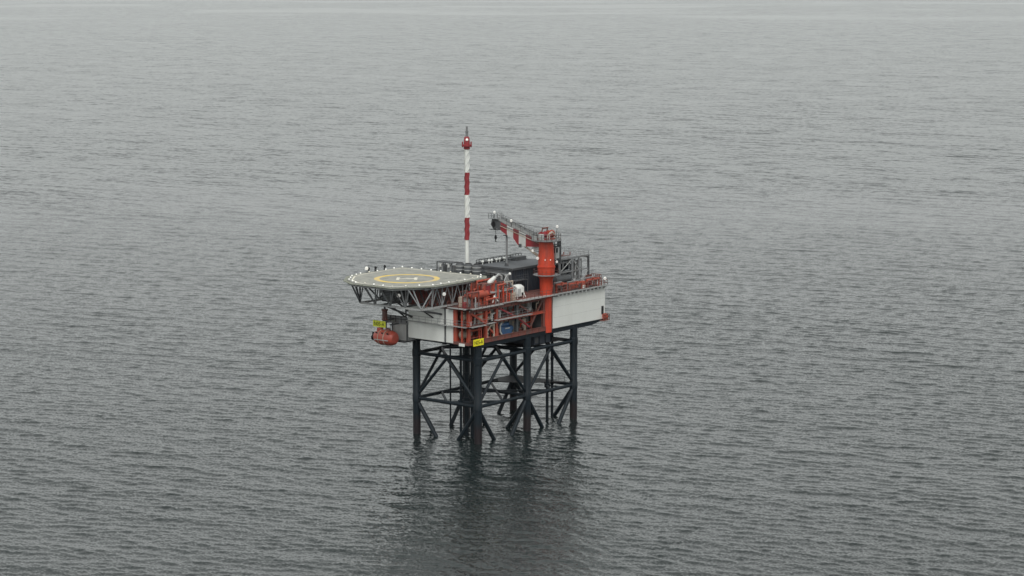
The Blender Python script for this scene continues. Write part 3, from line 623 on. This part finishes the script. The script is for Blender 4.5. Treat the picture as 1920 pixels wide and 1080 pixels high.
for i, y in enumerate((18.0, 15.9, 13.7, 11.6, 9.5)):
    o = thing('fan_unit', ('dark drum fan unit behind the helideck, %s of the row' if i > 1 else 'dark open-framed fan unit behind the helideck, %s of the row') % fl[i], 'fan unit', (11.2, y, 29.45), 'fan units behind the helideck')
    if i < 2:
        part('frame', 'darkgrey', o, lambda b: [b.box(x - .08, x + .08, q - .08, q + .08, 29.46, 32.3) for x in (10.3, 12.1) for q in (y - .85, y + .85)] + [b.box(10.2, 12.2, y - .95, y + .95, 32.15, 32.35)])
        part('coil', 'grey', o, lambda b: b.box(10.5, 11.9, y - .6, y + .6, 29.8, 31.6))
        part('motor', 'lightgrey', o, lambda b: b.bar((10.35, y, 31.3), (10.35, y, 32.0), .25, 12))
    else:
        part('casing', 'darkgrey', o, lambda b: b.lathe([(.8, 29.46), (.85, 30.9), (.85, 32.0), (.7, 32.3)], (11.2, y, 0), 'z', 20))
        part('band', 'galv', o, lambda b: [b.lathe([(.85, z), (.9, z), (.9, z + .16), (.85, z + .16)], (11.2, y, 0), 'z', 20) for z in (31.0, 31.7)])
        part('top_grille', 'black', o, lambda b: b.lathe([(.6, 32.31), (.6, 32.4), (.2, 32.4)], (11.2, y, 0), 'z', 16))

# red plant house under the helideck
ph = thing('plant_house', 'dull red plant house under the helideck behind its truss', 'building', (1, 10, 26))
part('wall', 'dullred', ph, lambda b: b.box(-2.9, 6, 7, 14.3, 26.01, 29.3))
part('wall_rib', 'crimson', ph, lambda b: [b.box(-2.98, -2.9, y - .06, y + .06, 26.1, 29.2) for y in np.arange(7.4, 14.3, .9)])
part('roof', 'darkgrey', ph, lambda b: b.box(-3.05, 6.15, 6.85, 14.45, 29.31, 29.45))
part('door', 'lightgrey', ph, lambda b: b.box(-2.95, -2.905, 8.6, 9.5, 26.1, 28.1))
rl = thing('louvre_unit', 'grey louvred unit under the far end of the helideck', 'louvre unit', (-3, 17, 26))
part('casing', 'darkgrey', rl, lambda b: b.box(-4.8, 3, 15.2, 20.0, 26.2, 29.7))
part('louvre', 'grey', rl, lambda b: [b.box(-4.9, -4.8, 15.3, 19.9, z, z + .12) for z in np.arange(26.4, 29.6, .3)])
part('support', 'darkgrey', rl, lambda b: [b.beam((-2.5, 14.6, 24), (-2.5, 19, 26.2), .25, .25), b.beam((2.5, 14.6, 24), (2.5, 19, 26.2), .25, .25), b.box(-4.8, 3, 14.6, 20.0, 26.02, 26.2)])

# ---------------------------------------------------------------- lifeboat and station
lb = thing('lifeboat', 'red enclosed lifeboat hanging at the left end below the helideck', 'lifeboat', (-5.8, 18.1, 17.9))
def hull(b):
    prof = [(0.08, -2.6), (.95, -2.5), (1.25, -2.2), (1.42, -1.5), (1.5, -.5), (1.5, .6), (1.4, 1.5), (1.12, 2.2), (.75, 2.6), (.08, 2.75)]
    b.lathe(prof, (-5.8, 18.1, 19.3), 'y', 24)
part('hull', 'boatred', lb, hull)
part('lower_hull', 'boatred', lb, lambda b: b.prism_x([(15.6, 19.0), (20.6, 19.0), (19.9, 18.1), (16.4, 17.9)], -6.3, -5.3))
part('grab_band', 'beige', lb, lambda b: [b.lathe([(1.44, y - .08), (1.55, y - .08), (1.55, y + .08), (1.44, y + .08)], (-5.8, 18.1, 19.3), 'y', 24) for y in (-.6, .75)])
part('fender', 'lightgrey', lb, lambda b: [b.box(-7.34, -7.24, 16.2, 19.8, 18.9, 19.05)])
part('hatch', 'dullred', lb, lambda b: b.lathe([(.55, 20.6), (.5, 21.0), (.35, 21.1)], (-5.8, 17.5, 0), 'z', 14))
part('window', 'black', lb, lambda b: [b.box(-7.06, -6.98, y - .22, y + .22, 20.15, 20.4) for y in (16.6, 17.9, 19.4)])
part('turret', 'boatred', lb, lambda b: b.box(-6.3, -5.3, 19.0, 20.0, 20.4, 21.1), bevel=.12)
part('propeller_guard', 'black', lb, lambda b: [b.lathe([(.5, 21.0), (.55, 21.0), (.55, 21.4), (.5, 21.4)], (-5.8, 0, 19.0), 'y', 14), b.bar((-5.8, 20.9, 19.0), (-5.8, 21.3, 19.0), .16), b.box(-5.9, -5.7, 21.0, 21.5, 18.9, 20.0)])
ls = thing('lifeboat_station', 'grey railed lifeboat platform beside the white end wall', 'platform', (-2, 17.4, 18.6))
part('floor', 'darkgrey', ls, lambda b: b.box(-4.3, 1, 14.65, 20.3, 18.35, 18.6))
part('back_panel', 'lightgrey', ls, lambda b: b.box(-3.3, -3.15, 14.65, 18.4, 18.61, 21.9), 'pale grey lower panel')
part('upper_panel', 'grey', ls, lambda b: [b.box(-3.5, -3.35, 14.65, 20.2, 21.95, 23.2), b.box(-3.55, .8, 14.65, 20.25, 21.8, 21.94)], 'dark grey upper panel')
part('guard_rail', 'black', ls, lambda b: b.rail([(-3.6, 14.7, 22.1), (-3.6, 20.2, 22.1)], 1.2, 1.4, .06))
for y in (14.75, 18.5, 20.1): part('post', 'darkgrey', ls, lambda b: b.box(-3.52, -3.32, y - .1, y + .1, 18.6, 21.79))
for y in (16.6, 19.5): part('outrigger', 'darkgrey', ls, lambda b: b.box(-6, -3.56, y, y + .3, 21.75, 21.94))
for y in (16.8, 19.6): part('sling', 'darkgrey', ls, lambda b: b.bar((-5.8, y, 20.6), (-5.8, y, 21.8), .06))
dv = thing('davit_winch', 'dark red upright winch drum above the yellow sign and lifeboat', 'winch', (-5.8, 18.3, 22.9))
part('drum', 'dullred', dv, lambda b: b.lathe([(.62, 22.7), (.62, 22.85), (.5, 22.9), (.5, 24.4), (.64, 24.45), (.64, 24.75)], (-5.8, 18.3, 0), 'z', 18))
part('stand', 'darkgrey', dv, lambda b: [b.box(-6.3, -3.5, 18.1, 18.5, 22.45, 22.68), b.bar((-5.8, 18.3, 24.7), (-5.8, 18.3, 25.2), .2)])

# name boards: text "N05-A"
def name_board(label, m, org_, right, wd, ht, thick=.08):
    right = Vector(right).normalized(); up = Vector((0, 0, 1)); nrm = right.cross(up)
    o = thing('name_board', label, 'sign', org_, 'platform name boards'); og = Vector(org_)
    def pt(u, v, n_): return og + right * u + up * v + nrm * n_
    def bd(b, u0, u1, v0, v1, n0, n1):
        b.add([pt(u, v, n_) for n_ in (n0, n1) for u, v in ((u0, v0), (u1, v0), (u1, v1), (u0, v1))], [(3, 2, 1, 0), (4, 5, 6, 7), (0, 1, 5, 4), (1, 2, 6, 5), (2, 3, 7, 6), (3, 0, 4, 7)])
    part('board', m, o, lambda b: bd(b, 0, wd, 0, ht, -thick, 0))
    cu = bpy.data.curves.new('lettering', 'FONT'); cu.body = 'N05-A'; cu.size = 1; cu.extrude = .01
    tmp = bpy.data.objects.new('lettering', cu); C.objects.link(tmp); bpy.context.view_layer.update()
    me = bpy.data.meshes.new_from_object(tmp.evaluated_get(bpy.context.evaluated_depsgraph_get())); bpy.data.objects.remove(tmp)
    co = np.array([v.co[:] for v in me.vertices]); lo, hi = co.min(0), co.max(0)
    mw, mh = wd * .09, ht * .2
    for v in me.vertices:
        u = mw + (v.co.x - lo[0]) / (hi[0] - lo[0]) * (wd - 2 * mw); h_ = mh + (v.co.y - lo[1]) / (hi[1] - lo[1]) * (ht - 2 * mh)
        v.co = pt(u, h_, .012 + v.co.z) - og
    me.materials.append(M['black']); t_ = bpy.data.objects.new('lettering', me); C.objects.link(t_); t_.parent = o
    return o
nb = name_board('yellow N05-A name board on the near lower corner of the topside', 'yellow', (-2.3, Y0 - .45, 19.0), (1, 0, 0), 3.0, 1.25)
part('bracket', 'darkgrey', nb, lambda b: [b.box(x - .08, x + .08, Y0 - .37, Y0 + .02, 19.25, 19.4) for x in (-1.8, .2)])
nb = name_board('lime yellow N05-A name board above the red lifeboat', 'lime', (-5.7 - .6, 20.9, 21.25), (0, -1, 0), 3.2, 1.2)
part('bracket', 'darkgrey', nb, lambda b: [b.box(-6.2, -5.6, y - .06, y + .06, 21.7, 21.85) for y in (19.8, 18.3)])

# ---------------------------------------------------------------- pipe rack and plant right of the crane
pr = thing('pipe_rack', 'grey open steel pipe rack on the top deck right of the crane', 'pipe rack', (34.5, 5, 26))
for x in (29.2, 33.4, 35.6, 38.8):
    for y in (3, 8): part('post', 'grey' if x < 38 else 'darkgrey', pr, lambda b: b.box(x - .17, x + .17, y - .17, y + .17, 26.01, 32.0))
for z in (29.2, 31.8):
    for y in (3, 8): part('beam', 'grey', pr, lambda b: b.box(29.0, 39.1, y - .12, y + .12, z, z + .26))
for x in (29.2, 33.4, 38.8): part('beam', 'grey', pr, lambda b: b.box(x - .1, x + .1, 3.13, 7.87, 31.5, 31.75))
for a, c in (((29.3, 29.4), (33.3, 31.7)), ((35.7, 26.2), (38.7, 29.1)), ((33.5, 31.7), (35.5, 29.4))): part('diagonal_brace', 'galv', pr, lambda b: b.beam((a[0], 2.95, a[1]), (c[0], 2.95, c[1]), .14, .14))
part('top_grating', 'grey', pr, lambda b: b.box(29.0, 39.1, 2.9, 8.1, 32.08, 32.16))
part('guard_rail', 'grey', pr, lambda b: b.rail([(29.1, 3, 32.16), (38.9, 3, 32.16), (38.9, 8, 32.16), (29.1, 8, 32.16)], .8, 1.4, .035))
part('pipe_run', 'grey', pr, lambda b: [b.tube([(29, 3.4 + k * .55, 31.2 - .15 * (k % 2)), (37 - k * .6, 3.4 + k * .55, 31.2 - .15 * (k % 2)), (37 - k * .6, 3.4 + k * .55, 27.5)], .13 + .05 * (k % 3)) for k in range(6)] + [b.tube([(29.2 + k, 3.2, 26), (29.2 + k, 3.2, 28.2 + k % 3 * .7), (30.6 + k, 3.2, 28.2 + k % 3 * .7), (30.6 + k, 3.2, 31.6)], .1) for k in range(0, 8, 2)])
part('pipe_run', 'dullred', pr, lambda b: [b.tube([(29.4, 4 + k, 32.4), (34 - k * .8, 4 + k, 32.4), (34 - k * .8, 4 + k, 33.0)], .12) for k in range(3)])
for x, y, h, r, lab in ((36.9, 4.2, 4.6, .42, 'tall white cylinder tank inside the grey pipe rack'), (37.9, 5.0, 2.6, .4, 'short white cylinder tank beside the tall one in the pipe rack')):
    o = thing('gas_cylinder_tank', lab, 'tank', (x, y, 26))
    part('shell', 'white', o, lambda b: b.lathe([(r, 26.3), (r, 26 + h - .3), (r * .8, 26 + h - .1), (r * .2, 26 + h)], (x, y, 0), 'z', 16))
    part('skirt', 'darkgrey', o, lambda b: b.lathe([(r * .9, 26.01), (r * .9, 26.3)], (x, y, 0), 'z', 16))
o = thing('filter_skid', 'dark grey process skid under the left part of the pipe rack', 'process skid', (31, 4.6, 26))
part('casing', 'darkgrey', o, lambda b: b.box(28.4, 32.9, 3.8, 6.3, 26.3, 29.0), bevel=.1)
part('vessel', 'darkgrey', o, lambda b: b.lathe([(.1, 27.2), (.8, 27.5), (.8, 32.2), (.1, 32.5)], (0, 3.0, 28.0), 'x', 18))
part('base_frame', 'black', o, lambda b: b.box(28.2, 33.1, 2.4, 6.5, 26.01, 26.28))
o = thing('deck_cooler', 'dark box-shaped cooler in the middle of the pipe rack', 'cooler', (35, 6, 26))
part('casing', 'navy', o, lambda b: b.box(33.7, 35.4, 4.2, 7.4, 26.2, 30.4)); part('leg', 'darkgrey', o, lambda b: b.box(33.8, 35.3, 4.3, 7.3, 26.01, 26.2))
part('grille', 'grey', o, lambda b: [b.box(33.8, 35.3, 4.14, 4.2, z, z + .1) for z in np.arange(26.6, 30.2, .4)])

# red plant along the right front edge
def pump(x, y, z, lab, m, sc=1.0):
    o = thing('pump_set', lab, 'pump', (x, y, z), 'pump sets on the decks')
    part('base_frame', 'darkgrey', o, lambda b: b.box(x - 1.0 * sc, x + 1.0 * sc, y - .45 * sc, y + .45 * sc, z + .01, z + .2 * sc))
    part('motor', m, o, lambda b: [b.bar((x - .9 * sc, y, z + .62 * sc), (x + .05 * sc, y, z + .62 * sc), .36 * sc, 16), b.box(x - .7 * sc, x - .2 * sc, y - .3 * sc, y + .3 * sc, z + .2 * sc, z + .6 * sc)])
    part('casing', m, o, lambda b: [b.lathe([(.2 * sc, .3 * sc), (.5 * sc, .35 * sc), (.5 * sc, .65 * sc), (.2 * sc, .7 * sc)], (x, y, z + .62 * sc), 'x', 16), b.bar((x + .5 * sc, y, z + .7 * sc), (x + .5 * sc, y, z + 1.5 * sc), .15 * sc, 10)])
    part('coupling', 'lightgrey', o, lambda b: b.bar((x + .05 * sc, y, z + .62 * sc), (x + .32 * sc, y, z + .62 * sc), .18 * sc, 12))
pump(26.2, 2.4, 26, 'red pump set on the top deck just right of the crane column', 'red', 1.2)
pump(30.6, .6, 26, 'red pump set at the front rail under the pipe rack', 'red', 1.1)
pump(35.6, .9, 26, 'red pump set near the front rail left of the far right corner', 'crimson', 1.15)
for x, ln, z, lab in ((24.6, 3.6, 27.5, 'dull red pipe bundle beside the crane column on the front edge'), (28.9, 5.4, 27.2, 'dull red pipe bundle at the middle of the right front edge'), (34.6, 4.4, 27.4, 'dull red pipe bundle near the far right corner')):
    o = thing('pipe_bundle', lab, 'pipes', (x, 0, 26), 'pipe bundles on the right front edge')
    for k in range(4): part('pipe', ('dullred', 'red', 'dullred', 'grey')[k], o, lambda b: b.tube([(x, -.1 + k * .3, 26.05), (x, -.1 + k * .3, z + k * .16), (x + ln - k * .4, -.1 + k * .3, z + k * .16), (x + ln - k * .4, -.1 + k * .3, 26.05)], .11 + .03 * (k % 2)))
    part('valve', 'red', o, lambda b: [b.bar((x + ln * .4, -.1, z - .1), (x + ln * .4, -.1, z + .5), .16, 10), b.lathe([(.3, z + .5), (.3, z + .56)], (x + ln * .4, -.1, 0), 'z', 14)])
o = thing('hose_cabinet', 'red and white fire hose cabinet at the front rail right of middle', 'hose cabinet', (32.9, -.2, 26))
part('body', 'red', o, lambda b: b.box(32.4, 33.4, -.7 + .4, .1, 26.02, 27.6), bevel=.04); part('door', 'white', o, lambda b: b.box(32.5, 33.3, -.34, -.3, 26.2, 26.8))
o = thing('windbreak', 'dull red windbreak frame at the far right corner of the top deck', 'windbreak', (38.6, 1, 26))
part('frame', 'dullred', o, lambda b: [b.bar((x, y, 26), (x, y, 28.0), .08) for x in (37.4, 39.4) for y in (.2, 2.6)] + [b.rail([(37.4, .2, 26.9), (39.4, .2, 26.9), (39.4, 2.6, 26.9)], 1.3, .5, .06)])
part('panel', 'dullred', o, lambda b: b.box(37.5, 39.3, 2.5, 2.6, 26.3, 28.1))

# access basket low at the far right corner
o = thing('access_basket', 'small red railed platform at the lower far right corner of the white wall', 'access platform', (39.8, -.8, 19))
part('floor', 'dullred', o, lambda b: b.box(38.1, 40.2, -1.4, Y0 - .1, 18.95, 19.1)); part('floor', 'dullred', o, lambda b: b.box(39.85, 40.2, Y0 - .09, 1.6, 18.95, 19.1))
part('guard_rail', 'dullred', o, lambda b: b.rail([(38.15, -1.35, 19.1), (40.15, -1.35, 19.1), (40.15, 1.5, 19.1)], 1.1, .5, .07))
part('hose_reel', 'red', o, lambda b: [b.lathe([(.6, -.25), (.6, -.18), (.4, -.16), (.4, .16), (.6, .18), (.6, .25)], (39.2, -.9, 19.8), 'x', 16), b.box(39.0, 39.4, -1.0, -.8, 19.1, 19.6)])

# ---------------------------------------------------------------- plant at the near corner
def vessel(x0, x1, y, z, r, m, lab, deckz, name='horizontal_vessel'):
    o = thing(name, lab, 'vessel', ((x0 + x1) / 2, y, deckz))
    part('shell', m, o, lambda b: b.lathe([(.05, x0), (r * .7, x0 + r * .25), (r, x0 + r * .6), (r, x1 - r * .6), (r * .7, x1 - r * .25), (.05, x1)], (0, y, z), 'x', 20))
    for x in (x0 + (x1 - x0) * .25, x0 + (x1 - x0) * .75):
        part('saddle', 'dullred', o, lambda b: b.box(x - .12, x + .12, y - r * .7, y + r * .7, deckz + .01, z - r * .6))
        part('nozzle', m, o, lambda b: [b.bar((x, y, z + r * .9), (x, y, z + r + .35), .14, 10), b.bar((x, y, z + r + .3), (x, y, z + r + .4), .24, 12)])
    return o
vessel(-.6, 4.6, 1.4, 28.2, .72, 'red', 'long orange-red vessel lying on the top deck below the helideck edge', 26)
vessel(5.6, 9.4, 3.6, 29.0, .8, 'dullred', 'dull red vessel behind the grey tripod walkway', 26)
vessel(-2.2, .6, 2.2, 24.2, .62, 'beige', 'beige vessel on the upper level of the near corner', 22.7)
vessel(-2.7, .4, 2.2, 20.9, .78, 'beige', 'large beige vessel on the lower level of the near corner', 19.45)
vessel(6.6, 9.8, 2.4, 24.5, .5, 'white', 'pale vessel on the middle level right of the red column', 23.2)
def vtank(x, y, z, r, h, m, lab, name='vertical_tank'):
    o = thing(name, lab, 'tank', (x, y, z))
    part('shell', m, o, lambda b: b.lathe([(r, z + .15), (r, z + h - r * .5), (r * .8, z + h - r * .18), (r * .1, z + h)], (x, y, 0), 'z', 18))
    part('skirt', 'darkgrey', o, lambda b: b.lathe([(r * .95, z + .005), (r * .95, z + .15)], (x, y, 0), 'z', 18))
    part('flange', m, o, lambda b: [b.lathe([(r, z + q * h), (r + .07, z + q * h), (r + .07, z + q * h + .08), (r, z + q * h + .08)], (x, y, 0), 'z', 18) for q in (.35, .7)])
vtank(1.5, .7, 22.71, .5, 2.5, 'beige', 'pale upright tank on the upper level just right of the near corner')
vtank(3.4, 1.0, 19.46, .55, 2.6, 'red', 'red upright tank on the lower level beside the yellow sign')
vtank(1.6, 1.2, 19.46, .4, 2.0, 'dullred', 'dull red upright filter behind the yellow name board')
vtank(7.4, 2.2, 26.01, .6, 4.4, 'red', 'tall red column vessel on the top deck left of the tripod')
vtank(5.4, 3.0, 26.01, .7, 3.9, 'dullred', 'stout dull red column vessel on the top deck right of the helideck edge')
vtank(17.6, 1.6, 23.21, .5, 2.2, 'lightgrey', 'grey upright tank on the middle level left of the crane column')
vtank(16.0, 1.8, 19.46, .6, 2.6, 'beige', 'beige upright tank on the lower level left of the crane column')
# blue generator
o = thing('generator_set', 'blue generator set on the lower deck behind the red fascia', 'generator', (10, 1.6, 19.45))
part('engine', 'blue', o, lambda b: [b.box(7.4, 10.6, .2, 1.9, 19.9, 21.3), b.bar((7.6, .9, 21.6), (10.2, .9, 21.6), .42, 14)], bevel=.06)
part('alternator', 'blue', o, lambda b: b.bar((10.6, 1.0, 20.7), (11.2, 1.0, 20.7), .65, 18))
part('base_frame', 'galv', o, lambda b: b.box(7.0, 11.3, 0, 2.1, 19.46, 19.88))
part('duct', 'lightgrey', o, lambda b: [b.tube([(7.3, .1, 19.95), (6.8, .1, 20.6), (6.8, .1, 21.8), (7.2, .1, 22.2)], .18), b.box(8.4, 9.8, .1, .19, 20.9, 21.1)])
pump(14.6, 1.4, 19.45, 'small dull red pump set right of the blue generator', 'dullred', .9)
pump(3.4, 1.2, 22.7, 'red pump set on the upper level behind the red corner column', 'red', 1.1)
# pipework near corner
for k, (pts, m, r, lab) in enumerate((
    ([(-2.6, .2, 19.6), (-2.6, .2, 21.8), (1.2, .2, 21.8), (1.2, .2, 19.6)], 'red', .16, 'red pipe loop on the lower level behind the name board'),
    ([(2.6, -.1, 19.6), (2.6, -.1, 21.2), (3.6, -.1, 22.2), (4.6, -.1, 22.2), (4.6, -.1, 19.6)], 'beige', .2, 'pale bent pipe on the lower level right of the yellow sign'),
    ([(-1.6, .3, 22.75), (-1.6, .3, 24.6), (3.8, .3, 24.6), (3.8, .3, 25.6)], 'red', .17, 'red pipe crossing the upper level at the near corner'),
    ([(4.4, .2, 23), (4.4, .2, 24.2), (6.8, .2, 24.8), (6.8, .2, 23.3)], 'lightgrey', .2, 'pale crooked pipe on the middle level beside the red column'),
    ([(-2.4, .6, 26.2), (-2.4, .6, 28.9), (1.0, .6, 28.9), (1.0, .6, 26.2)], 'dullred', .14, 'dull red pipe frame on the top deck at the near corner'),
    ([(3.0, .3, 26.2), (3.0, .3, 27.2), (6.4, .3, 27.2), (6.4, .3, 29.6), (8.6, .3, 29.6)], 'red', .18, 'red stepped pipe on the top deck below the helideck edge'),
    ([(4.5, 3.9, 26.1), (4.5, 3.9, 30.2), (8.6, 3.9, 30.2), (10.6, 3.9, 28.6), (10.6, 3.9, 26.1)], 'red', .22, 'red overhead pipe on the top deck behind the tripod'),
    ([(5.0, .5, 26.3), (5.4, .4, 27.6), (6.2, .2, 26.6)], 'white', .14, 'short white bent hose on the top deck below the walkway'),
    ([(8.2, 2.6, 26.1), (8.2, 2.6, 30.6), (8.9, 2.2, 31.2), (9.6, 2.0, 30.8), (9.6, 2.0, 30.2)], 'galv', .22, 'grey gooseneck vent pipe left of the tripod'),
)):
    o = thing('process_pipe', lab, 'pipe', pts[0], 'process pipes at the near corner')
    part('pipe', m, o, lambda b: b.tube(pts, r, 10))
    part('flange', m, o, lambda b: [b.bar(Vector(pts[0]).lerp(Vector(pts[1]), q), Vector(pts[0]).lerp(Vector(pts[1]), q + .06), r * 1.6, 12) for q in (.3, .7)])
o = thing('pipework_skid', 'red steel frame full of pipework on the top deck beside the helideck edge', 'pipework skid', (6, 2.6, 26))
for x in (3.2, 6.0, 8.9):
    for y in (1.0, 4.3): part('post', 'red', o, lambda b: b.box(x - .13, x + .13, y - .13, y + .13, 26.01, 30.0))
for z in (27.9, 29.85):
    for y in (1.0, 4.3): part('beam', 'red' if z < 29 else 'dullred', o, lambda b: b.box(3.0, 9.1, y - .1, y + .1, z, z + .22))
part('panel', 'dullred', o, lambda b: b.box(3.3, 5.9, 4.1, 4.18, 26.1, 29.8)); part('panel', 'crimson', o, lambda b: b.box(3.35, 5.0, 1.05, 1.12, 28.2, 29.7))
part('pipe_run', 'red', o, lambda b: [b.tube([(3.3, 1.4 + k * .6, 26.8 + k * .5), (8.7, 1.4 + k * .6, 26.8 + k * .5)], .16) for k in range(5)])
o = thing('control_cabinet', 'beige control cabinet on the top deck under the helideck edge', 'cabinet', (-.6, 2.6, 26))
part('body', 'beige', o, lambda b: b.box(-1.8, .6, 2.4, 3.3, 26.05, 28.0), bevel=.05); part('door', 'lightgrey', o, lambda b: [b.box(q, q + .7, 2.36, 2.4, 26.2, 27.8) for q in (-1.7, -.9, -.1)])
# access walkway with tripod
o = thing('raised_walkway', 'grey raised walkway on posts carrying the tripod, left of the white cabinet', 'walkway', (8.6, 1.2, 26))
part('deck_plate', 'galv', o, lambda b: b.box(4.9, 12.4, .6, 2.0, 28.15, 28.4))
for x in (6.3, 7.3, 9.6, 12.1): part('post', 'galv', o, lambda b: b.bar((x, .8, 26.0), (x, .8, 28.15), .12, 8))
part('guard_rail', 'grey', o, lambda b: b.rail([(4.95, 1.95, 28.4), (12.35, 1.95, 28.4)], 1.1, 1.2, .03))
o = thing('tripod_davit', 'pale grey tripod frame standing on the raised walkway', 'davit', (10, 1.2, 28.4))
for q in ((7.9, .7), (12.0, 1.0), (10.0, .75), (10.2, 1.9)): part('leg', 'galv', o, lambda b: b.bar((*q, 28.4), (10.0, 1.2, 30.9), .11, 8))
part('head', 'lightgrey', o, lambda b: [b.bar((10, 1.2, 30.7), (10, 1.2, 31.2), .24, 12), b.box(9.7, 10.9, 1.05, 1.35, 31.0, 31.2)])
# white cabinet
o = thing('instrument_cabinet', 'white louvred cabinet on the deck edge left of the crane column', 'cabinet', (14.4, 1.9, 26))
part('body', 'white', o, lambda b: b.prism_x([(1.5, 26.35), (2.9, 26.35), (2.9, 28.55), (2.2, 28.55), (1.5, 28.15)], 13.9, 16.0), bevel=.04)
part('door', 'lightgrey', o, lambda b: b.box(14.0, 14.9, 1.455, 1.5, 26.5, 27.9)); part('opening', 'black', o, lambda b: b.box(15.15, 15.7, 1.46, 1.5, 26.45, 27.1))
part('leg', 'white', o, lambda b: [b.box(x, x + .14, 1.55, 1.7, 26.01, 26.35) for x in (13.95, 15.8)] + [b.beam((16.0, 1.6, 27.0), (16.3, 1.4, 26.1), .14, .14)])
# white horn shaped dome
o = thing('exhaust_cowl', 'white flared cowl beside the right tip of the helideck', 'cowl', (7.2, 3.2, 30))
part('horn', 'white', o, lambda b: [b.cone((6.5, 2.3, 30.0), (7.2, 1.6, 31.0), .5, .34, 18), b.ball((6.45, 2.35, 29.95), .5, 14, 10)])
part('bracket', 'dullred', o, lambda b: b.bar((7.2, 2.7, 29.9), (7.3, 2.7, 30.6), .12))
# fire monitors on the far edge of the helideck
for x, lab in ((-.4, 'dark fire monitor on the far helideck edge, left of three'), (1.6, 'dark fire monitor on the far helideck edge, middle of three'), (4.3, 'dark fire monitor on the far helideck edge, right of three')):
    y = 27.3; o = thing('fire_monitor', lab, 'fire monitor', (x, y, 30.3), 'fire monitors on the helideck edge')
    part('stand', 'darkgrey', o, lambda b: [b.bar((x, y, 29.9), (x, y, 31.0), .2, 10), b.box(x - .5, x + .5, 26.9, 27.8, 29.9, 30.0)])
    part('nozzle', 'black', o, lambda b: b.cone((x + .3, y + .2, 31.2), (x - .8, y - .7, 31.5), .26, .16, 10))

# floodlights
def flood(p, lab, base, r=.26, aim=(-.7, -.6, -.4)):
    p = Vector(p); a = Vector(aim).normalized(); base = Vector(base)
    o = thing('floodlight', lab, 'floodlight', base, 'floodlights')
    part('lamp', 'lamp', o, lambda b: [b.cone(p, p + a * .2, r, r * 1.05, 14)])
    part('housing', 'galv', o, lambda b: b.cone(p - a * .3, p, r * .5, r * 1.1, 14))
    part('bracket', 'darkgrey', o, lambda b: b.bar(base, p - a * .2, .06, 6))
flood((-10.9, 10.2, 28.7), 'white floodlight hanging in the left truss of the helideck', (-10.6, 10.2, 30.1), .34)
flood((-4.6, 4.4, 28.8), 'white floodlight under the near right edge of the helideck', (-4.6, 4.9, 30.0), .32)
flood((-1.4, 26.9, 31.5), 'white floodlight on the far edge of the helideck beside the monitors', (-1.4, 27.0, 30.4), .33)
flood((px_, 13.3, 41.5), 'white floodlight on the tip of the crane boom', (px_, 13.6, 40.25), .24)
flood((px_ - .7, 8.5, 40.2), 'white floodlight halfway along the crane boom', (px_ - .45, 8.6, 39.0), .26)
flood((px_ - 1.6, py_ + .9, 33.4), 'white floodlight on the left side of the crane column', (px_ - 1.2, py_ + .9, 33.4), .26)
flood((px_ + 2.3, py_ - .9, 39.4), 'white floodlight on a stalk over the crane head', (px_ + 2.3, py_ - .7, 37.0), .24)
flood((px_ + 3.1, py_ - .9, 37.3), 'white floodlight at the right rim of the crane head platform', (px_ + 2.7, py_ - .6, 37.0), .24)
flood((px_ + 2.6, py_ - .6, 32.4), 'white floodlight below the crane operator cab', (px_ + 2.5, py_, 32.45), .22)
flood((38.9, -1.1, 27.6), 'white floodlight on the far right corner of the top deck rail', (38.9, -1.1, 26.1), .3)
flood((11.5, 1.5, 31.2), 'small white floodlight just right of the tripod head', (11.4, 1.9, 28.4), .22)
flood((px_ - 2.4, py_ + 1.5, 34.9), 'white floodlight under the root of the crane boom', (px_ - 1.2, py_ + .9, 34.6), .22)
